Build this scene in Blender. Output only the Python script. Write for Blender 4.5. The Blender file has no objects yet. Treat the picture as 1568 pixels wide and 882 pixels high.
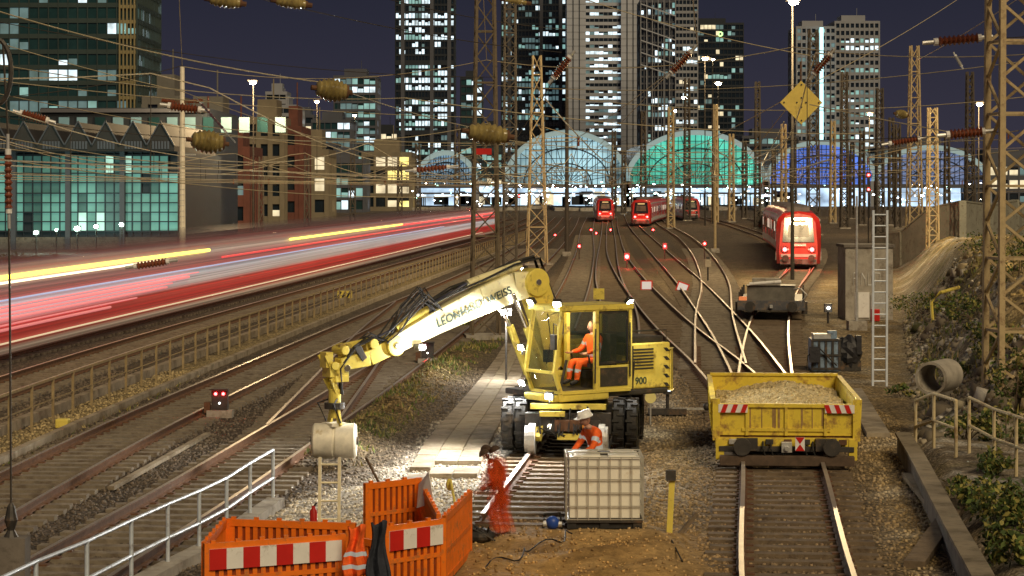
import bpy, math, random
import numpy as np
from mathutils import Vector, Matrix, Euler
random.seed(7); np.random.seed(7)
R=random.random
def U(a,b): return a+(b-a)*random.random()
FL=3400.0; HC=5.4; HY=290.0; CX=784.0
def P(px,py,d): return Vector(((px-CX)*d/FL, d, HC-(py-HY)*d/FL))
def G(px,py,z=0.0):
    d=FL*(HC-z)/(py-HY); return Vector(((px-CX)*d/FL,d,z))
COL=bpy.context.scene.collection
# ------------------------------------------------------------------ materials
MC={}
def nt(name):
    m=bpy.data.materials.new(name); m.use_nodes=True
    n=m.node_tree; b=n.nodes['Principled BSDF']; return m,n,b
def M(name,col,rough=.7,metal=0.,var=.3,scale=5.,bump=0.,dirt=None,dirtamt=.5,dscale=3.,spec=.4):
    if name in MC: return MC[name]
    m,n,b=nt(name); L=n.links
    tc=n.nodes.new('ShaderNodeTexCoord')
    no=n.nodes.new('ShaderNodeTexNoise'); no.inputs['Scale'].default_value=scale; no.inputs['Detail'].default_value=6; no.inputs['Roughness'].default_value=.65
    L.new(tc.outputs['Object'],no.inputs['Vector'])
    mr=n.nodes.new('ShaderNodeMapRange'); mr.inputs[1].default_value=.3; mr.inputs[2].default_value=.7; mr.inputs[3].default_value=1-var; mr.inputs[4].default_value=1+var
    L.new(no.outputs['Fac'],mr.inputs[0])
    mx=n.nodes.new('ShaderNodeVectorMath'); mx.operation='SCALE'; mx.inputs[0].default_value=col[:3]
    L.new(mr.outputs[0],mx.inputs['Scale'])
    out=mx.outputs[0]
    if dirt:
        n2=n.nodes.new('ShaderNodeTexNoise'); n2.inputs['Scale'].default_value=dscale; n2.inputs['Detail'].default_value=8; n2.inputs['Roughness'].default_value=.7
        L.new(tc.outputs['Object'],n2.inputs['Vector'])
        r2=n.nodes.new('ShaderNodeMapRange'); r2.inputs[1].default_value=.62-.25*dirtamt; r2.inputs[2].default_value=.72-.15*dirtamt
        L.new(n2.outputs['Fac'],r2.inputs[0])
        mm=n.nodes.new('ShaderNodeMix'); mm.data_type='RGBA'; L.new(r2.outputs[0],mm.inputs[0]); L.new(out,mm.inputs[6]); mm.inputs[7].default_value=(*dirt,1)
        out=mm.outputs[2]
    L.new(out,b.inputs['Base Color'])
    b.inputs['Roughness'].default_value=rough; b.inputs['Metallic'].default_value=metal; b.inputs['Specular IOR Level'].default_value=spec
    if bump>0:
        bp=n.nodes.new('ShaderNodeBump'); bp.inputs['Strength'].default_value=bump; bp.inputs['Distance'].default_value=.05
        L.new(no.outputs['Fac'],bp.inputs['Height']); L.new(bp.outputs[0],b.inputs['Normal'])
    MC[name]=m; return m
def E(name,col,st,sample=False,var=0,scale=2.):
    if name in MC: return MC[name]
    m,n,b=nt(name); b.inputs['Base Color'].default_value=(col[0]*.3,col[1]*.3,col[2]*.3,1); b.inputs['Roughness'].default_value=.4
    b.inputs['Emission Color'].default_value=(*col,1); b.inputs['Emission Strength'].default_value=st
    if var>0:
        tc=n.nodes.new('ShaderNodeTexCoord'); no=n.nodes.new('ShaderNodeTexNoise'); no.inputs['Scale'].default_value=scale; no.inputs['Detail'].default_value=5
        n.links.new(tc.outputs['Object'],no.inputs['Vector'])
        mr=n.nodes.new('ShaderNodeMapRange'); mr.inputs[1].default_value=.3; mr.inputs[2].default_value=.7; mr.inputs[3].default_value=st*(1-var); mr.inputs[4].default_value=st*(1+var)
        n.links.new(no.outputs['Fac'],mr.inputs[0]); n.links.new(mr.outputs[0],b.inputs['Emission Strength'])
    if not sample: m.cycles.emission_sampling='NONE'
    MC[name]=m; return m
def GLASS(name,col,alpha=.3,rough=.05):
    if name in MC: return MC[name]
    m,n,b=nt(name); b.inputs['Base Color'].default_value=(*col,1); b.inputs['Roughness'].default_value=rough; b.inputs['Alpha'].default_value=alpha; b.inputs['Specular IOR Level'].default_value=.8
    MC[name]=m; return m
yel=M('machine_yellow_paint',(.74,.61,.12),.38,0,.14,3,dirt=(.25,.17,.06),dirtamt=.3,dscale=4)
yelw=M('wagon_yellow_paint',(.74,.57,.06),.5,0,.15,3,dirt=(.30,.17,.05),dirtamt=.45,dscale=3)
cream=M('boom_cream_paint',(.80,.74,.42),.4,0,.12,3,dirt=(.34,.28,.14),dirtamt=.3,dscale=5)
blk=M('black_rubber',(.022,.021,.02),.7,0,.3,8,dirt=(.10,.075,.05),dirtamt=.3)
dgrey=M('dark_steel',(.06,.055,.05),.55,.3,.3,6,dirt=(.16,.1,.06),dirtamt=.35)
steel=M('galvanised_steel',(.55,.55,.53),.42,.5,.2,8,dirt=(.3,.25,.2),dirtamt=.2)
chrome=M('chrome_rod',(.8,.8,.8),.15,1,.05,4)
white=M('white_paint',(.78,.77,.74),.5,0,.08,4,dirt=(.4,.36,.3),dirtamt=.15)
red=M('red_paint',(.55,.02,.015),.4,0,.12,3)
trainred=M('train_red_paint',(.50,.025,.02),.3,0,.1,1,dirt=(.2,.03,.02),dirtamt=.15,dscale=1.5)
orange=M('orange_plastic',(.85,.19,.012),.5,0,.16,4,dirt=(.42,.16,.05),dirtamt=.35,dscale=5)
hivis=M('hi_vis_orange_cloth',(.9,.14,.02),.8,0,.22,9,bump=.5)
concrete=M('concrete',(.36,.33,.28),.85,0,.25,3,bump=.3,dirt=(.16,.13,.1),dirtamt=.4,dscale=1.2)
slabm=M('walkway_slab_concrete',(.32,.27,.20),.9,0,.3,2.5,bump=.3,dirt=(.18,.14,.09),dirtamt=.55,dscale=1.5)
concd=M('dark_concrete',(.16,.14,.12),.9,0,.3,2,bump=.3,dirt=(.07,.06,.05),dirtamt=.4)
rust=M('rusty_steel',(.13,.065,.035),.85,.1,.4,9,bump=.2)
railtop=M('polished_rail',(.60,.53,.46),.36,.7,.15,2)
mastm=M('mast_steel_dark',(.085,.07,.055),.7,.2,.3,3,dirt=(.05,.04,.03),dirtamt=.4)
masty=M('mast_steel_lit',(.46,.36,.20),.7,.1,.25,3,dirt=(.2,.13,.07),dirtamt=.4)  # yellow lamplight on the masts is put into this steel colour
wirem=M('wire_warm_lit',(.50,.43,.28),.5,.1,.2,2)  # pale tone paints the warm light that catches the wires
wired=M('wire_dark',(.06,.05,.04),.6,.2,.2,2)
insy=M('insulator_glaze_olive',(.30,.235,.085),.2,0,.25,9,spec=.7,dirt=(.14,.10,.04),dirtamt=.35)
insb=M('insulator_glaze_brown',(.20,.06,.03),.25,0,.2,9,spec=.7)
wood=M('sleeper_wood',(.17,.125,.08),.9,0,.4,6,bump=.5,dirt=(.08,.055,.035),dirtamt=.5)
slc=M('sleeper_concrete',(.21,.175,.13),.9,0,.3,5,bump=.3,dirt=(.12,.09,.065),dirtamt=.5)
glass=GLASS('cab_glass',(.03,.05,.04),.35)
skin=M('skin',(.5,.28,.2),.55,0,.1,10)
helm=M('helmet_white',(.82,.82,.8),.3,0,.03,4)
jean=M('dark_trousers',(.03,.035,.05),.85,0,.3,10,bump=.4)
blue=M('blue_plastic',(.02,.07,.35),.4,0,.15,5)
bluegrey=M('blue_grey_plastic',(.20,.28,.38),.5,0,.3,6,dirt=(.06,.07,.09),dirtamt=.4,dscale=5)
refl=E('reflective_stripe_glow',(.8,.8,.7),.25)  # emission imitates light thrown back by the tape
Ewhite=E('lamp_white',(1,.98,.9),60)
Ework=E('work_lamp_white',(.9,.97,1),300)
Esod=E('lamp_sodium',(1,.80,.48),220)
Ered=E('lamp_red',(1,.03,.03),40)
# ------------------------------------------------------------------ mesh builder
class MB:
    def __init__(s): s.v=[];s.f=[];s.m=[];s.mats=[]
    def mi(s,m):
        if m not in s.mats: s.mats.append(m)
        return s.mats.index(m)
    def add(s,vs,fs,mat):
        o=len(s.v); k=s.mi(mat)
        s.v.extend([tuple(v) for v in vs]); s.f.extend([tuple(i+o for i in f) for f in fs]); s.m.extend([k]*len(fs))
    def box(s,c,d,mat,R=None):
        hx,hy,hz=d[0]/2,d[1]/2,d[2]/2; c=Vector(c)
        vs=[Vector((x,y,z)) for x in(-hx,hx) for y in(-hy,hy) for z in(-hz,hz)]
        if R is not None:
            if isinstance(R,(int,float)): R=Matrix.Rotation(R,3,'Z')
            vs=[R@v for v in vs]
        s.add([v+c for v in vs],[(0,1,3,2),(4,6,7,5),(0,4,5,1),(2,3,7,6),(0,2,6,4),(1,5,7,3)],mat)
    def bb(s,x0,x1,y0,y1,z0,z1,mat): s.box(((x0+x1)/2,(y0+y1)/2,(z0+z1)/2),(x1-x0,y1-y0,z1-z0),mat)
    def beam(s,a,b,w,h,mat,up=(0,0,1),w2=None,h2=None):
        a=Vector(a);b=Vector(b);t=(b-a)
        if t.length<1e-6:return
        t.normalize();up=Vector(up)
        if abs(t.dot(up))>.98: up=Vector((0,1,0))
        sx=t.cross(up).normalized(); uz=sx.cross(t)
        w2=w if w2 is None else w2; h2=h if h2 is None else h2
        vs=[a+sx*x*w/2+uz*z*h/2 for x,z in((-1,-1),(1,-1),(1,1),(-1,1))]+[b+sx*x*w2/2+uz*z*h2/2 for x,z in((-1,-1),(1,-1),(1,1),(-1,1))]
        s.add(vs,[(3,2,1,0),(4,5,6,7),(0,1,5,4),(1,2,6,5),(2,3,7,6),(3,0,4,7)],mat)
    def cyl(s,a,b,r,mat,r2=None,n=12,cap=True):
        a=Vector(a);b=Vector(b);t=(b-a)
        if t.length<1e-6:return
        t.normalize(); q=Vector((0,0,1)) if abs(t.z)<.9 else Vector((1,0,0)); x=t.cross(q).normalized(); y=t.cross(x); r2=r if r2 is None else r2
        vs=[a+(x*math.cos(2*math.pi*i/n)+y*math.sin(2*math.pi*i/n))*r for i in range(n)]+[b+(x*math.cos(2*math.pi*i/n)+y*math.sin(2*math.pi*i/n))*r2 for i in range(n)]
        fs=[(i,(i+1)%n,n+(i+1)%n,n+i) for i in range(n)]
        if cap: fs+= [tuple(range(n-1,-1,-1)),tuple(range(n,2*n))]
        s.add(vs,fs,mat)
    def tube(s,pts,r,mat,n=5):
        pts=[Vector(p) for p in pts]; N=len(pts); vs=[];fs=[]
        for i,p in enumerate(pts):
            t=(pts[min(i+1,N-1)]-pts[max(i-1,0)]).normalized(); q=Vector((0,0,1)) if abs(t.z)<.9 else Vector((1,0,0)); x=t.cross(q).normalized(); y=t.cross(x)
            vs+=[p+(x*math.cos(2*math.pi*k/n)+y*math.sin(2*math.pi*k/n))*r for k in range(n)]
        for i in range(N-1):
            for k in range(n): fs.append((i*n+k,i*n+(k+1)%n,(i+1)*n+(k+1)%n,(i+1)*n+k))
        s.add(vs,fs,mat)
    def lathe(s,a,b,prof,mat,n=14):
        a=Vector(a);b=Vector(b);L=(b-a).length;t=(b-a).normalized(); q=Vector((0,0,1)) if abs(t.z)<.9 else Vector((1,0,0)); x=t.cross(q).normalized(); y=t.cross(x)
        vs=[];fs=[]
        for u,r in prof: vs+=[a+t*L*u+(x*math.cos(2*math.pi*k/n)+y*math.sin(2*math.pi*k/n))*r for k in range(n)]
        for i in range(len(prof)-1):
            for k in range(n): fs.append((i*n+k,i*n+(k+1)%n,(i+1)*n+(k+1)%n,(i+1)*n+k))
        s.add(vs,fs,mat)
    def sph(s,c,r,mat,n=10,m=7,fn=None):
        if isinstance(r,(int,float)): r=(r,r,r)
        vs=[];fs=[];c=Vector(c)
        for i in range(m+1):
            th=math.pi*i/m
            for k in range(n):
                ph=2*math.pi*k/n; v=Vector((math.sin(th)*math.cos(ph),math.sin(th)*math.sin(ph),math.cos(th)))
                if fn: v=fn(v)
                vs.append(c+Vector((v.x*r[0],v.y*r[1],v.z*r[2])))
        for i in range(m):
            for k in range(n): fs.append((i*n+k,(i+1)*n+k,(i+1)*n+(k+1)%n,i*n+(k+1)%n))
        s.add(vs,fs,mat)
    def prism(s,pts,ex,mat):
        pts=[Vector(p) for p in pts]; n=len(pts); ex=Vector(ex)
        s.add(pts+[p+ex for p in pts],[tuple(range(n)),tuple(range(2*n-1,n-1,-1))]+[(i,(i+1)%n,n+(i+1)%n,n+i) for i in range(n)],mat)
    def quad(s,a,b,c,d,mat): s.add([a,b,c,d],[(0,1,2,3)],mat)
    def obj(s,name,parent=None,loc=(0,0,0),rz=0,smooth=False,bevel=0):
        me=bpy.data.meshes.new(name); me.from_pydata(s.v,[],s.f); me.update()
        for m in s.mats: me.materials.append(m)
        me.polygons.foreach_set('material_index',s.m)
        if smooth: me.polygons.foreach_set('use_smooth',[True]*len(s.f))
        o=bpy.data.objects.new(name,me); COL.objects.link(o); o.location=loc; o.rotation_euler=(0,0,rz)
        if smooth:
            try: me.set_sharp_from_angle(angle=math.radians(40))
            except Exception: pass
        if bevel>0:
            b=o.modifiers.new('b','BEVEL'); b.width=bevel; b.segments=2; b.limit_method='ANGLE'; b.angle_limit=math.radians(50)
        if parent: o.parent=parent
        return o
def empty(name,loc=(0,0,0),rz=0,parent=None):
    e=bpy.data.objects.new(name,None); COL.objects.link(e); e.location=loc; e.rotation_euler=(0,0,rz); e.empty_display_size=.3
    if parent: e.parent=parent
    return e
def lamp(name,loc,energy,col=(1,.95,.85),r=.15,spot=None,target=None,parent=None,blend=.6):
    l=bpy.data.lights.new(name,'SPOT' if spot else 'POINT'); l.energy=energy; l.color=col; l.shadow_soft_size=r
    if spot: l.spot_size=math.radians(spot); l.spot_blend=blend
    o=bpy.data.objects.new(name,l); COL.objects.link(o); o.location=loc
    if target is not None: o.rotation_euler=(Vector(target)-Vector(loc)).to_track_quat('-Z','Y').to_euler()
    if parent: o.parent=parent
    return o
# ------------------------------------------------------------------ camera / world / yard glow
cd=bpy.data.cameras.new('camera'); cam=bpy.data.objects.new('camera',cd); COL.objects.link(cam)
cam.location=(0,0,HC); cam.rotation_euler=(math.pi/2,0,0); cd.sensor_width=36; cd.lens=36*FL/1568; cd.shift_y=-151/1568; cd.clip_start=.5; cd.clip_end=20000
bpy.context.scene.camera=cam
sc=bpy.context.scene; sc.view_settings.view_transform='Standard'; sc.view_settings.look='None'; sc.view_settings.exposure=0
w=bpy.data.worlds.new('World'); sc.world=w; w.use_nodes=True; wn=w.node_tree
bg=wn.nodes['Background']; tc=wn.nodes.new('ShaderNodeTexCoord'); sp=wn.nodes.new('ShaderNodeSeparateXYZ'); rp=wn.nodes.new('ShaderNodeValToRGB')
wn.links.new(tc.outputs['Generated'],sp.inputs[0]); wn.links.new(sp.outputs['Z'],rp.inputs[0]); wn.links.new(rp.outputs[0],bg.inputs['Color'])
rp.color_ramp.elements[0].position=0.0; rp.color_ramp.elements[0].color=(.040,.036,.055,1)
rp.color_ramp.elements[1].position=.09; rp.color_ramp.elements[1].color=(.020,.021,.036,1)
e=rp.color_ramp.elements.new(.6); e.color=(.04,.036,.045,1); bg.inputs['Strength'].default_value=1.0
sl=bpy.data.lights.new('yard_glow','SUN'); sl.energy=2.3; sl.angle=math.radians(28); sl.color=(1,.79,.49)  # added night fill standing for the warm yard glow behind the camera
so=bpy.data.objects.new('yard_glow',sl); COL.objects.link(so); so.rotation_euler=Vector((-.30,.70,-.64)).to_track_quat('-Z','Y').to_euler(); so.location=(10,-10,30)
# ------------------------------------------------------------------ tracks
def interp(pts,y):
    n=len(pts); ys=[p[0] for p in pts]; xs=[p[1] for p in pts]
    sl=[]
    for i in range(n):
        if i==0: sl.append((xs[1]-xs[0])/(ys[1]-ys[0]))
        elif i==n-1: sl.append((xs[-1]-xs[-2])/(ys[-1]-ys[-2]))
        else:
            h0=ys[i]-ys[i-1];h1=ys[i+1]-ys[i]; sl.append(((xs[i]-xs[i-1])/h0*h1+(xs[i+1]-xs[i])/h1*h0)/(h0+h1))
    if y<=ys[0]: return xs[0]+(y-ys[0])*sl[0]
    if y>=ys[-1]: return xs[-1]+(y-ys[-1])*sl[-1]
    for i in range(n-1):
        if y<=ys[i+1]:
            h=ys[i+1]-ys[i]; t=(y-ys[i])/h
            return (2*t**3-3*t**2+1)*xs[i]+(t**3-2*t**2+t)*h*sl[i]+(-2*t**3+3*t**2)*xs[i+1]+(t**3-t**2)*h*sl[i+1]
TR={
'A':[(24,3.3),(31,3.96),(41.7,5.1),(59,6.7),(73.4,7.6),(102,9.0),(193,12.6),(306,17),(460,24)],
'B':[(47,5.58),(59,6.75),(70,8.0),(91,10.6),(120,14.8),(143,18.4),(180,22.9),(216,26),(300,31),(420,36)],
'C':[(44.8,5.4),(55,5.95),(64.4,6.15),(83.5,6.2),(111,6.6),(153,7.6),(262,11.9),(440,20)],
'D':[(35.5,.28),(45.9,1.3),(63.3,2.75),(87,4.2),(131,5.7),(229,9.9),(420,18)],
'E':[(83,1.6),(115,3.2),(167,5.4),(282,9.5),(420,15)],
'F1':[(24,-6.6),(31,-6.05),(38.2,-5.4),(47,-4.76),(59,-3.9),(83.5,-2.4),(141,.8),(282,7.0),(420,12)],
'F2':[(24,-9.0),(37.9,-8.7),(48.3,-8.3),(64.4,-7.3),(87,-5.8),(136,-2.4),(282,4.2),(420,9)],
'X1':[(49,-4.65),(62,-4.72),(80,-4.85),(104,-4.62)],
'G':[(40,-14.2),(72,-12.9),(97,-11.3),(150,-7.6),(300,1.2),(420,6)],
'T':[(40,-18.3),(72,-16.6),(102,-14.5),(193,-8.2),(300,-.8),(420,4)],
'T2':[(60,-21.8),(102,-18.8),(193,-12.6),(300,-5.2),(420,0)],
'T3':[(90,-24),(193,-17),(300,-9.5),(420,-4)],
'H':[(66,6.2),(90,8.2),(120,11.0),(160,14.0),(230,18.2),(330,22.5),(420,27)],
'K':[(118,14.5),(145,18.9),(180,24.3),(240,31.5),(400,43)],
}
def track(name,pts,zj,cut=None,smat=slc,y1=None,slmax=230):
    mb=MB(); y0=cut if cut else pts[0][0]; yend=y1 or pts[-1][0]
    zb=0.02+zj
    y=y0
    while y<min(yend,slmax):
        x=interp(pts,y); dx=(interp(pts,y+.1)-interp(pts,y-.1))/.2; ang=-math.atan(dx)
        mb.box((x+U(-.02,.02),y,zb-.06),(2.5+U(-.06,.08),.25,.16+U(0,.02)),smat,ang+U(-.015,.015))
        if y<75:
            for sx in(-.72,.72): mb.box((x+sx*math.cos(ang),y+sx*math.sin(ang),zb+.035),(.30,.15,.03),rust,ang)
        y+=.62
    ys=[];y=y0
    while y<yend: ys.append(y); y+=1.2+max(0,(y-80))*.02
    prof=[(-.075,0),(.075,0),(.07,.012),(.012,.03),(.012,.105),(.037,.115),(.037,.15),(-.037,.15),(-.037,.115),(-.012,.105),(-.012,.03),(-.07,.012)]
    n=len(prof)
    for sd in(-.7535,.7535):
        vs=[];fr=[];ft=[]
        for i,y in enumerate(ys):
            x=interp(pts,y); dx=(interp(pts,y+.2)-interp(pts,y-.2))/.4; nn=Vector((1,-dx,0)).normalized()
            for (u,z) in prof: vs.append((x+nn.x*(sd+u),y+nn.y*(sd+u),zb+.03+z))
        for i in range(len(ys)-1):
            for k in range(n):
                q=(i*n+k,i*n+(k+1)%n,(i+1)*n+(k+1)%n,(i+1)*n+k)
                (ft if k==6 else fr).append(q)
        mb.add(vs,fr+[tuple(range(n))],rust)
        o=len(mb.v)-len(vs); kk=mb.mi(railtop); mb.f.extend([tuple(a+o for a in f) for f in ft]); mb.m.extend([kk]*len(ft))
    return mb.obj(name)
for i,(k,pts) in enumerate(TR.items()):
    track('railway_track',pts,.004*i, smat=wood if k in('A','D','B','C') else slc, slmax=260 if k in 'ABCDE' else 200)
# ------------------------------------------------------------------ ground
def toe(Y): return np.where(Y<45,8.1-(45-Y)*.118,8.1+(Y-45)*.168)
def sn(X,Y,s,k=0): return (np.sin(X*s+k+1.7*np.sin(Y*s*.7+k))*np.cos(Y*s*1.13-k*1.3+1.3*np.sin(X*s*.8)))
def gz(X,Y):
    X=np.asarray(X,float);Y=np.asarray(Y,float)
    hb=np.interp(Y,[20,30,46,50,58,90,130,200,320],[.3,.3,.3,1.7,2.9,3.2,2.4,1.6,0])
    t=np.clip((X-toe(Y))/np.where(Y<46,.5,3.4),0,1); t=t*t*(3-2*t)
    z=hb*t+ t*(1-np.clip((X-toe(Y)-8)/10,0,1))*np.clip((Y-44)/6,.15,1)*(.20*sn(X,Y,1.6)+.13*sn(X,Y,4.1,2)+.07*sn(X,Y,9,5))
    cx=-2.75+(Y-55)*.075; z=z+.30*np.exp(-((X-cx)/.7)**2)*np.clip((Y-42)/4,0,1)*np.clip((80-Y)/12,0,1)*(1+.3*sn(X,Y,2.3))
    m=np.exp(-((X-.8)/1.9)**4)*np.exp(-((Y-31.5)/3.8)**4); z=z+m*(.10+.10*sn(X,Y,1.7,3)+.05*sn(X,Y,4.3,1)+.02*sn(X,Y,11,2))
    z=z+.012*sn(X,Y,3.1,4)-.01
    return z
def inpoly(px,py,poly):
    ins=np.zeros(px.shape,bool); n=len(poly); j=n-1
    for i in range(n):
        xi,yi=poly[i];xj,yj=poly[j]
        c=((yi>py)!=(yj>py))&(px<(xj-xi)*(py-yi)/(yj-yi+1e-9)+xi); ins^=c; j=i
    return ins
def W2(*pp): return [(G(a,b).x,G(a,b).y) for a,b in pp]
xs=list(np.arange(-19,17.01,.16)); st=.2; x=17
while x<6000: st*=1.09; x+=st; xs.append(x)
st=.2; x=-19
while x>-6000: st*=1.09; x-=st; xs.insert(0,x)
ysl=[18.]; 
while ysl[-1]<82: ysl.append(ysl[-1]+.2)
while ysl[-1]<9000: ysl.append(ysl[-1]+.2+ (ysl[-1]-82)*.02)
xs=np.array(xs);ys=np.array(ysl); XX,YY=np.meshgrid(xs,ys); ZZ=gz(XX,YY)
def ns(X,Y,s,k): return .5+.25*(sn(X,Y,s,k)+sn(X,Y,s*2.3,k+2)*.6+sn(X,Y,s*5.1,k+4)*.4)
def mixc(c,new,f): 
    f=np.clip(f,0,1)[...,None]; return c*(1-f)+np.array(new)*f
C=np.zeros(XX.shape+(3,)); C[:]=(.105,.084,.066)
C=mixc(C,(.19,.145,.09),ns(XX,YY,.5,1)*.5)
f=np.clip((XX-interp(TR['D'],50)-(YY-45)*.06+1.0)/1.5,0,1)*np.clip((170-YY)/60,0,1)
C=mixc(C,(.33,.235,.105),f*(.45+.5*ns(XX,YY,1.1,3)))
C=mixc(C,(.42,.36,.26),f*(ns(XX,YY,.7,6)-.52)*2.4)
for k in TR:
    xt=np.array([interp(TR[k],float(y)) for y in ys])[:,None]; y0=TR[k][0][0]
    dd=np.abs(XX-xt); C=mixc(C,(.165,.12,.075) if k in'ABCDEH' else (.098,.077,.060),np.clip((1.9-dd)/.5,0,1)*.7*((YY>y0)&(YY<TR[k][-1][0])))
    C=mixc(C,(.19,.09,.04),np.clip((.35-np.abs(dd-.75))/.3,0,1)*.35*((YY>y0)&(YY<TR[k][-1][0])))
xf=np.interp(YY,[44,47,64,97,170,250],[-10.9,-10.8,-10,-8.07,-3.2,2.5])
C=mixc(C,(.36,.28,.14),((XX<xf+.75)&(XX>xf-.35)&(YY<240)).astype(float)*.8)
C=mixc(C,(.24,.20,.17),np.clip((-20-XX-(-(YY-100)*.07))/4,0,1)*.8*(YY<400))
tb=np.clip((XX-toe(YY)+.2)/.8,0,1)*(YY<330)
nb=ns(XX,YY,1.3,7); bc=np.zeros_like(C); bc[:]=(.24,.20,.145)
bc=mixc(bc,(.10,.10,.035),(nb-.52)*5); bc=mixc(bc,(.42,.30,.11),np.clip((XX-toe(YY)-2.0)/1.0,0,1)*.9*(ns(XX,YY,.9,2)+.3)); bc=mixc(bc,(.42,.40,.36),(ns(XX,YY,2.7,9)-.56)*5); bc=mixc(bc,(.07,.055,.04),(ns(XX,YY,3.3,4)-.6)*5)
C=C*(1-tb[...,None])+bc*tb[...,None]
cx=-2.75+(YY-55)*.075; hp=np.exp(-((XX-cx)/.7)**2)*np.clip((YY-42)/4,0,1)*np.clip((84-YY)/12,0,1)
C=mixc(C,(.19,.135,.06),hp); C=mixc(C,(.08,.10,.03),hp*(ns(XX,YY,1.9,5)-.4)*1.4)
m=np.exp(-((XX-.9)/2.1)**4)*np.exp(-((YY-31.8)/4.1)**4); C=mixc(C,(.44,.275,.10),m*(.85+.15*ns(XX,YY,2,1)))
C=mixc(C,(.20,.12,.045),m*(ns(XX,YY,2.6,8)-.5)*2.4); C=mixc(C,(.55,.40,.2),m*(ns(XX,YY,1.9,3)-.6)*2)
smooth=np.clip(m*1.1+tb*.35,0,1)
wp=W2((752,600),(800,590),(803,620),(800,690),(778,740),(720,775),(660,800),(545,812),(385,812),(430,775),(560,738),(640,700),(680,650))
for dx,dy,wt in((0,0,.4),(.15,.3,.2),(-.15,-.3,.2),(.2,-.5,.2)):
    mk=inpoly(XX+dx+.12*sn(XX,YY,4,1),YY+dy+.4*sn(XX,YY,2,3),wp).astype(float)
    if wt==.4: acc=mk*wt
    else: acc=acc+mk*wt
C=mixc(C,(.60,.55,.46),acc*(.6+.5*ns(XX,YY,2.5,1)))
sp1=np.exp(-(((XX-2.9)/.75)**2+((YY-49.3)/1.5)**2)); C=mixc(C,(.6,.58,.5),sp1*(.3+ns(XX,YY,3,1)))
sp1=np.exp(-(((XX-3.8)/.45)**2+((YY-56)/2.6)**2)); C=mixc(C,(.42,.4,.36),sp1*(.3+ns(XX,YY,3,2)))
C=np.clip(C,.01,.8)
ny,nx=XX.shape
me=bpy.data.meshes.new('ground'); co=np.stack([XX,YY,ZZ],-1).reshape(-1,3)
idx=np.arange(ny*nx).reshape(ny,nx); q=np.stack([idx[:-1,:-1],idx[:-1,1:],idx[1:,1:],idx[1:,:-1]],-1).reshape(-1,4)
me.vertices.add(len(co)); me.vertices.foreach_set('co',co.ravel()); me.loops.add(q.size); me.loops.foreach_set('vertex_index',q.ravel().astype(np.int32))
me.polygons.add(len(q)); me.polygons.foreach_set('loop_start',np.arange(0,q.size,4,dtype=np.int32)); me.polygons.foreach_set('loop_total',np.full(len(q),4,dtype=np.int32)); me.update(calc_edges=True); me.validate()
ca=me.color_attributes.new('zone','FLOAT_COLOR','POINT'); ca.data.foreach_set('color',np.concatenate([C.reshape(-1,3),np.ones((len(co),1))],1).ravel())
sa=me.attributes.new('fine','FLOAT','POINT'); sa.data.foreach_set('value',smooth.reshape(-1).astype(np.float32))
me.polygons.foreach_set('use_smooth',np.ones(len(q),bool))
gm,gn,gb=nt('ballast_and_soil'); L=gn.links
at=gn.nodes.new('ShaderNodeAttribute'); at.attribute_name='zone'; at2=gn.nodes.new('ShaderNodeAttribute'); at2.attribute_name='fine'
tcg=gn.nodes.new('ShaderNodeTexCoord')
vo=gn.nodes.new('ShaderNodeTexVoronoi'); vo.inputs['Scale'].default_value=15; L.new(tcg.outputs['Object'],vo.inputs['Vector'])
vo2=gn.nodes.new('ShaderNodeTexVoronoi'); vo2.inputs['Scale'].default_value=31; L.new(tcg.outputs['Object'],vo2.inputs['Vector'])
no=gn.nodes.new('ShaderNodeTexNoise'); no.inputs['Scale'].default_value=1.2; no.inputs['Detail'].default_value=9; no.inputs['Roughness'].default_value=.7; L.new(tcg.outputs['Object'],no.inputs['Vector'])
no3=gn.nodes.new('ShaderNodeTexNoise'); no3.inputs['Scale'].default_value=9; no3.inputs['Detail'].default_value=10; no3.inputs['Roughness'].default_value=.75; L.new(tcg.outputs['Object'],no3.inputs['Vector'])
def sepr(v):
    s_=gn.nodes.new('ShaderNodeSeparateColor'); L.new(v.outputs['Color'],s_.inputs[0]); return s_.outputs[0]
def mrange(o,a,b,c,d):
    r=gn.nodes.new('ShaderNodeMapRange'); L.new(o,r.inputs[0]); r.inputs[1].default_value=a;r.inputs[2].default_value=b;r.inputs[3].default_value=c;r.inputs[4].default_value=d; return r.outputs[0]
def mul(a,b):
    r=gn.nodes.new('ShaderNodeMath'); r.operation='MULTIPLY'; L.new(a,r.inputs[0]); L.new(b,r.inputs[1]); return r.outputs[0]
def fmix(f_,a,b):
    r=gn.nodes.new('ShaderNodeMix'); L.new(f_,r.inputs[0]); L.new(a,r.inputs[2]); L.new(b,r.inputs[3]); return r.outputs[0]
stone_f=mul(mul(mrange(sepr(vo),0,1,.45,1.65),mrange(sepr(vo2),0,1,.65,1.4)),mrange(vo.outputs['Distance'],0,.75,1.25,.4))
soil_f=mrange(no3.outputs['Fac'],.3,.7,.55,1.4)
fac=mul(fmix(at2.outputs['Fac'],stone_f,soil_f),mrange(no.outputs['Fac'],.3,.7,.65,1.45))
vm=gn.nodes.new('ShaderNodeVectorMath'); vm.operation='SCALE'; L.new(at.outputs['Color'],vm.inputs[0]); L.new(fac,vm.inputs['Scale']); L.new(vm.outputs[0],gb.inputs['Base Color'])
gb.inputs['Roughness'].default_value=.9; gb.inputs['Specular IOR Level'].default_value=.25
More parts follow.
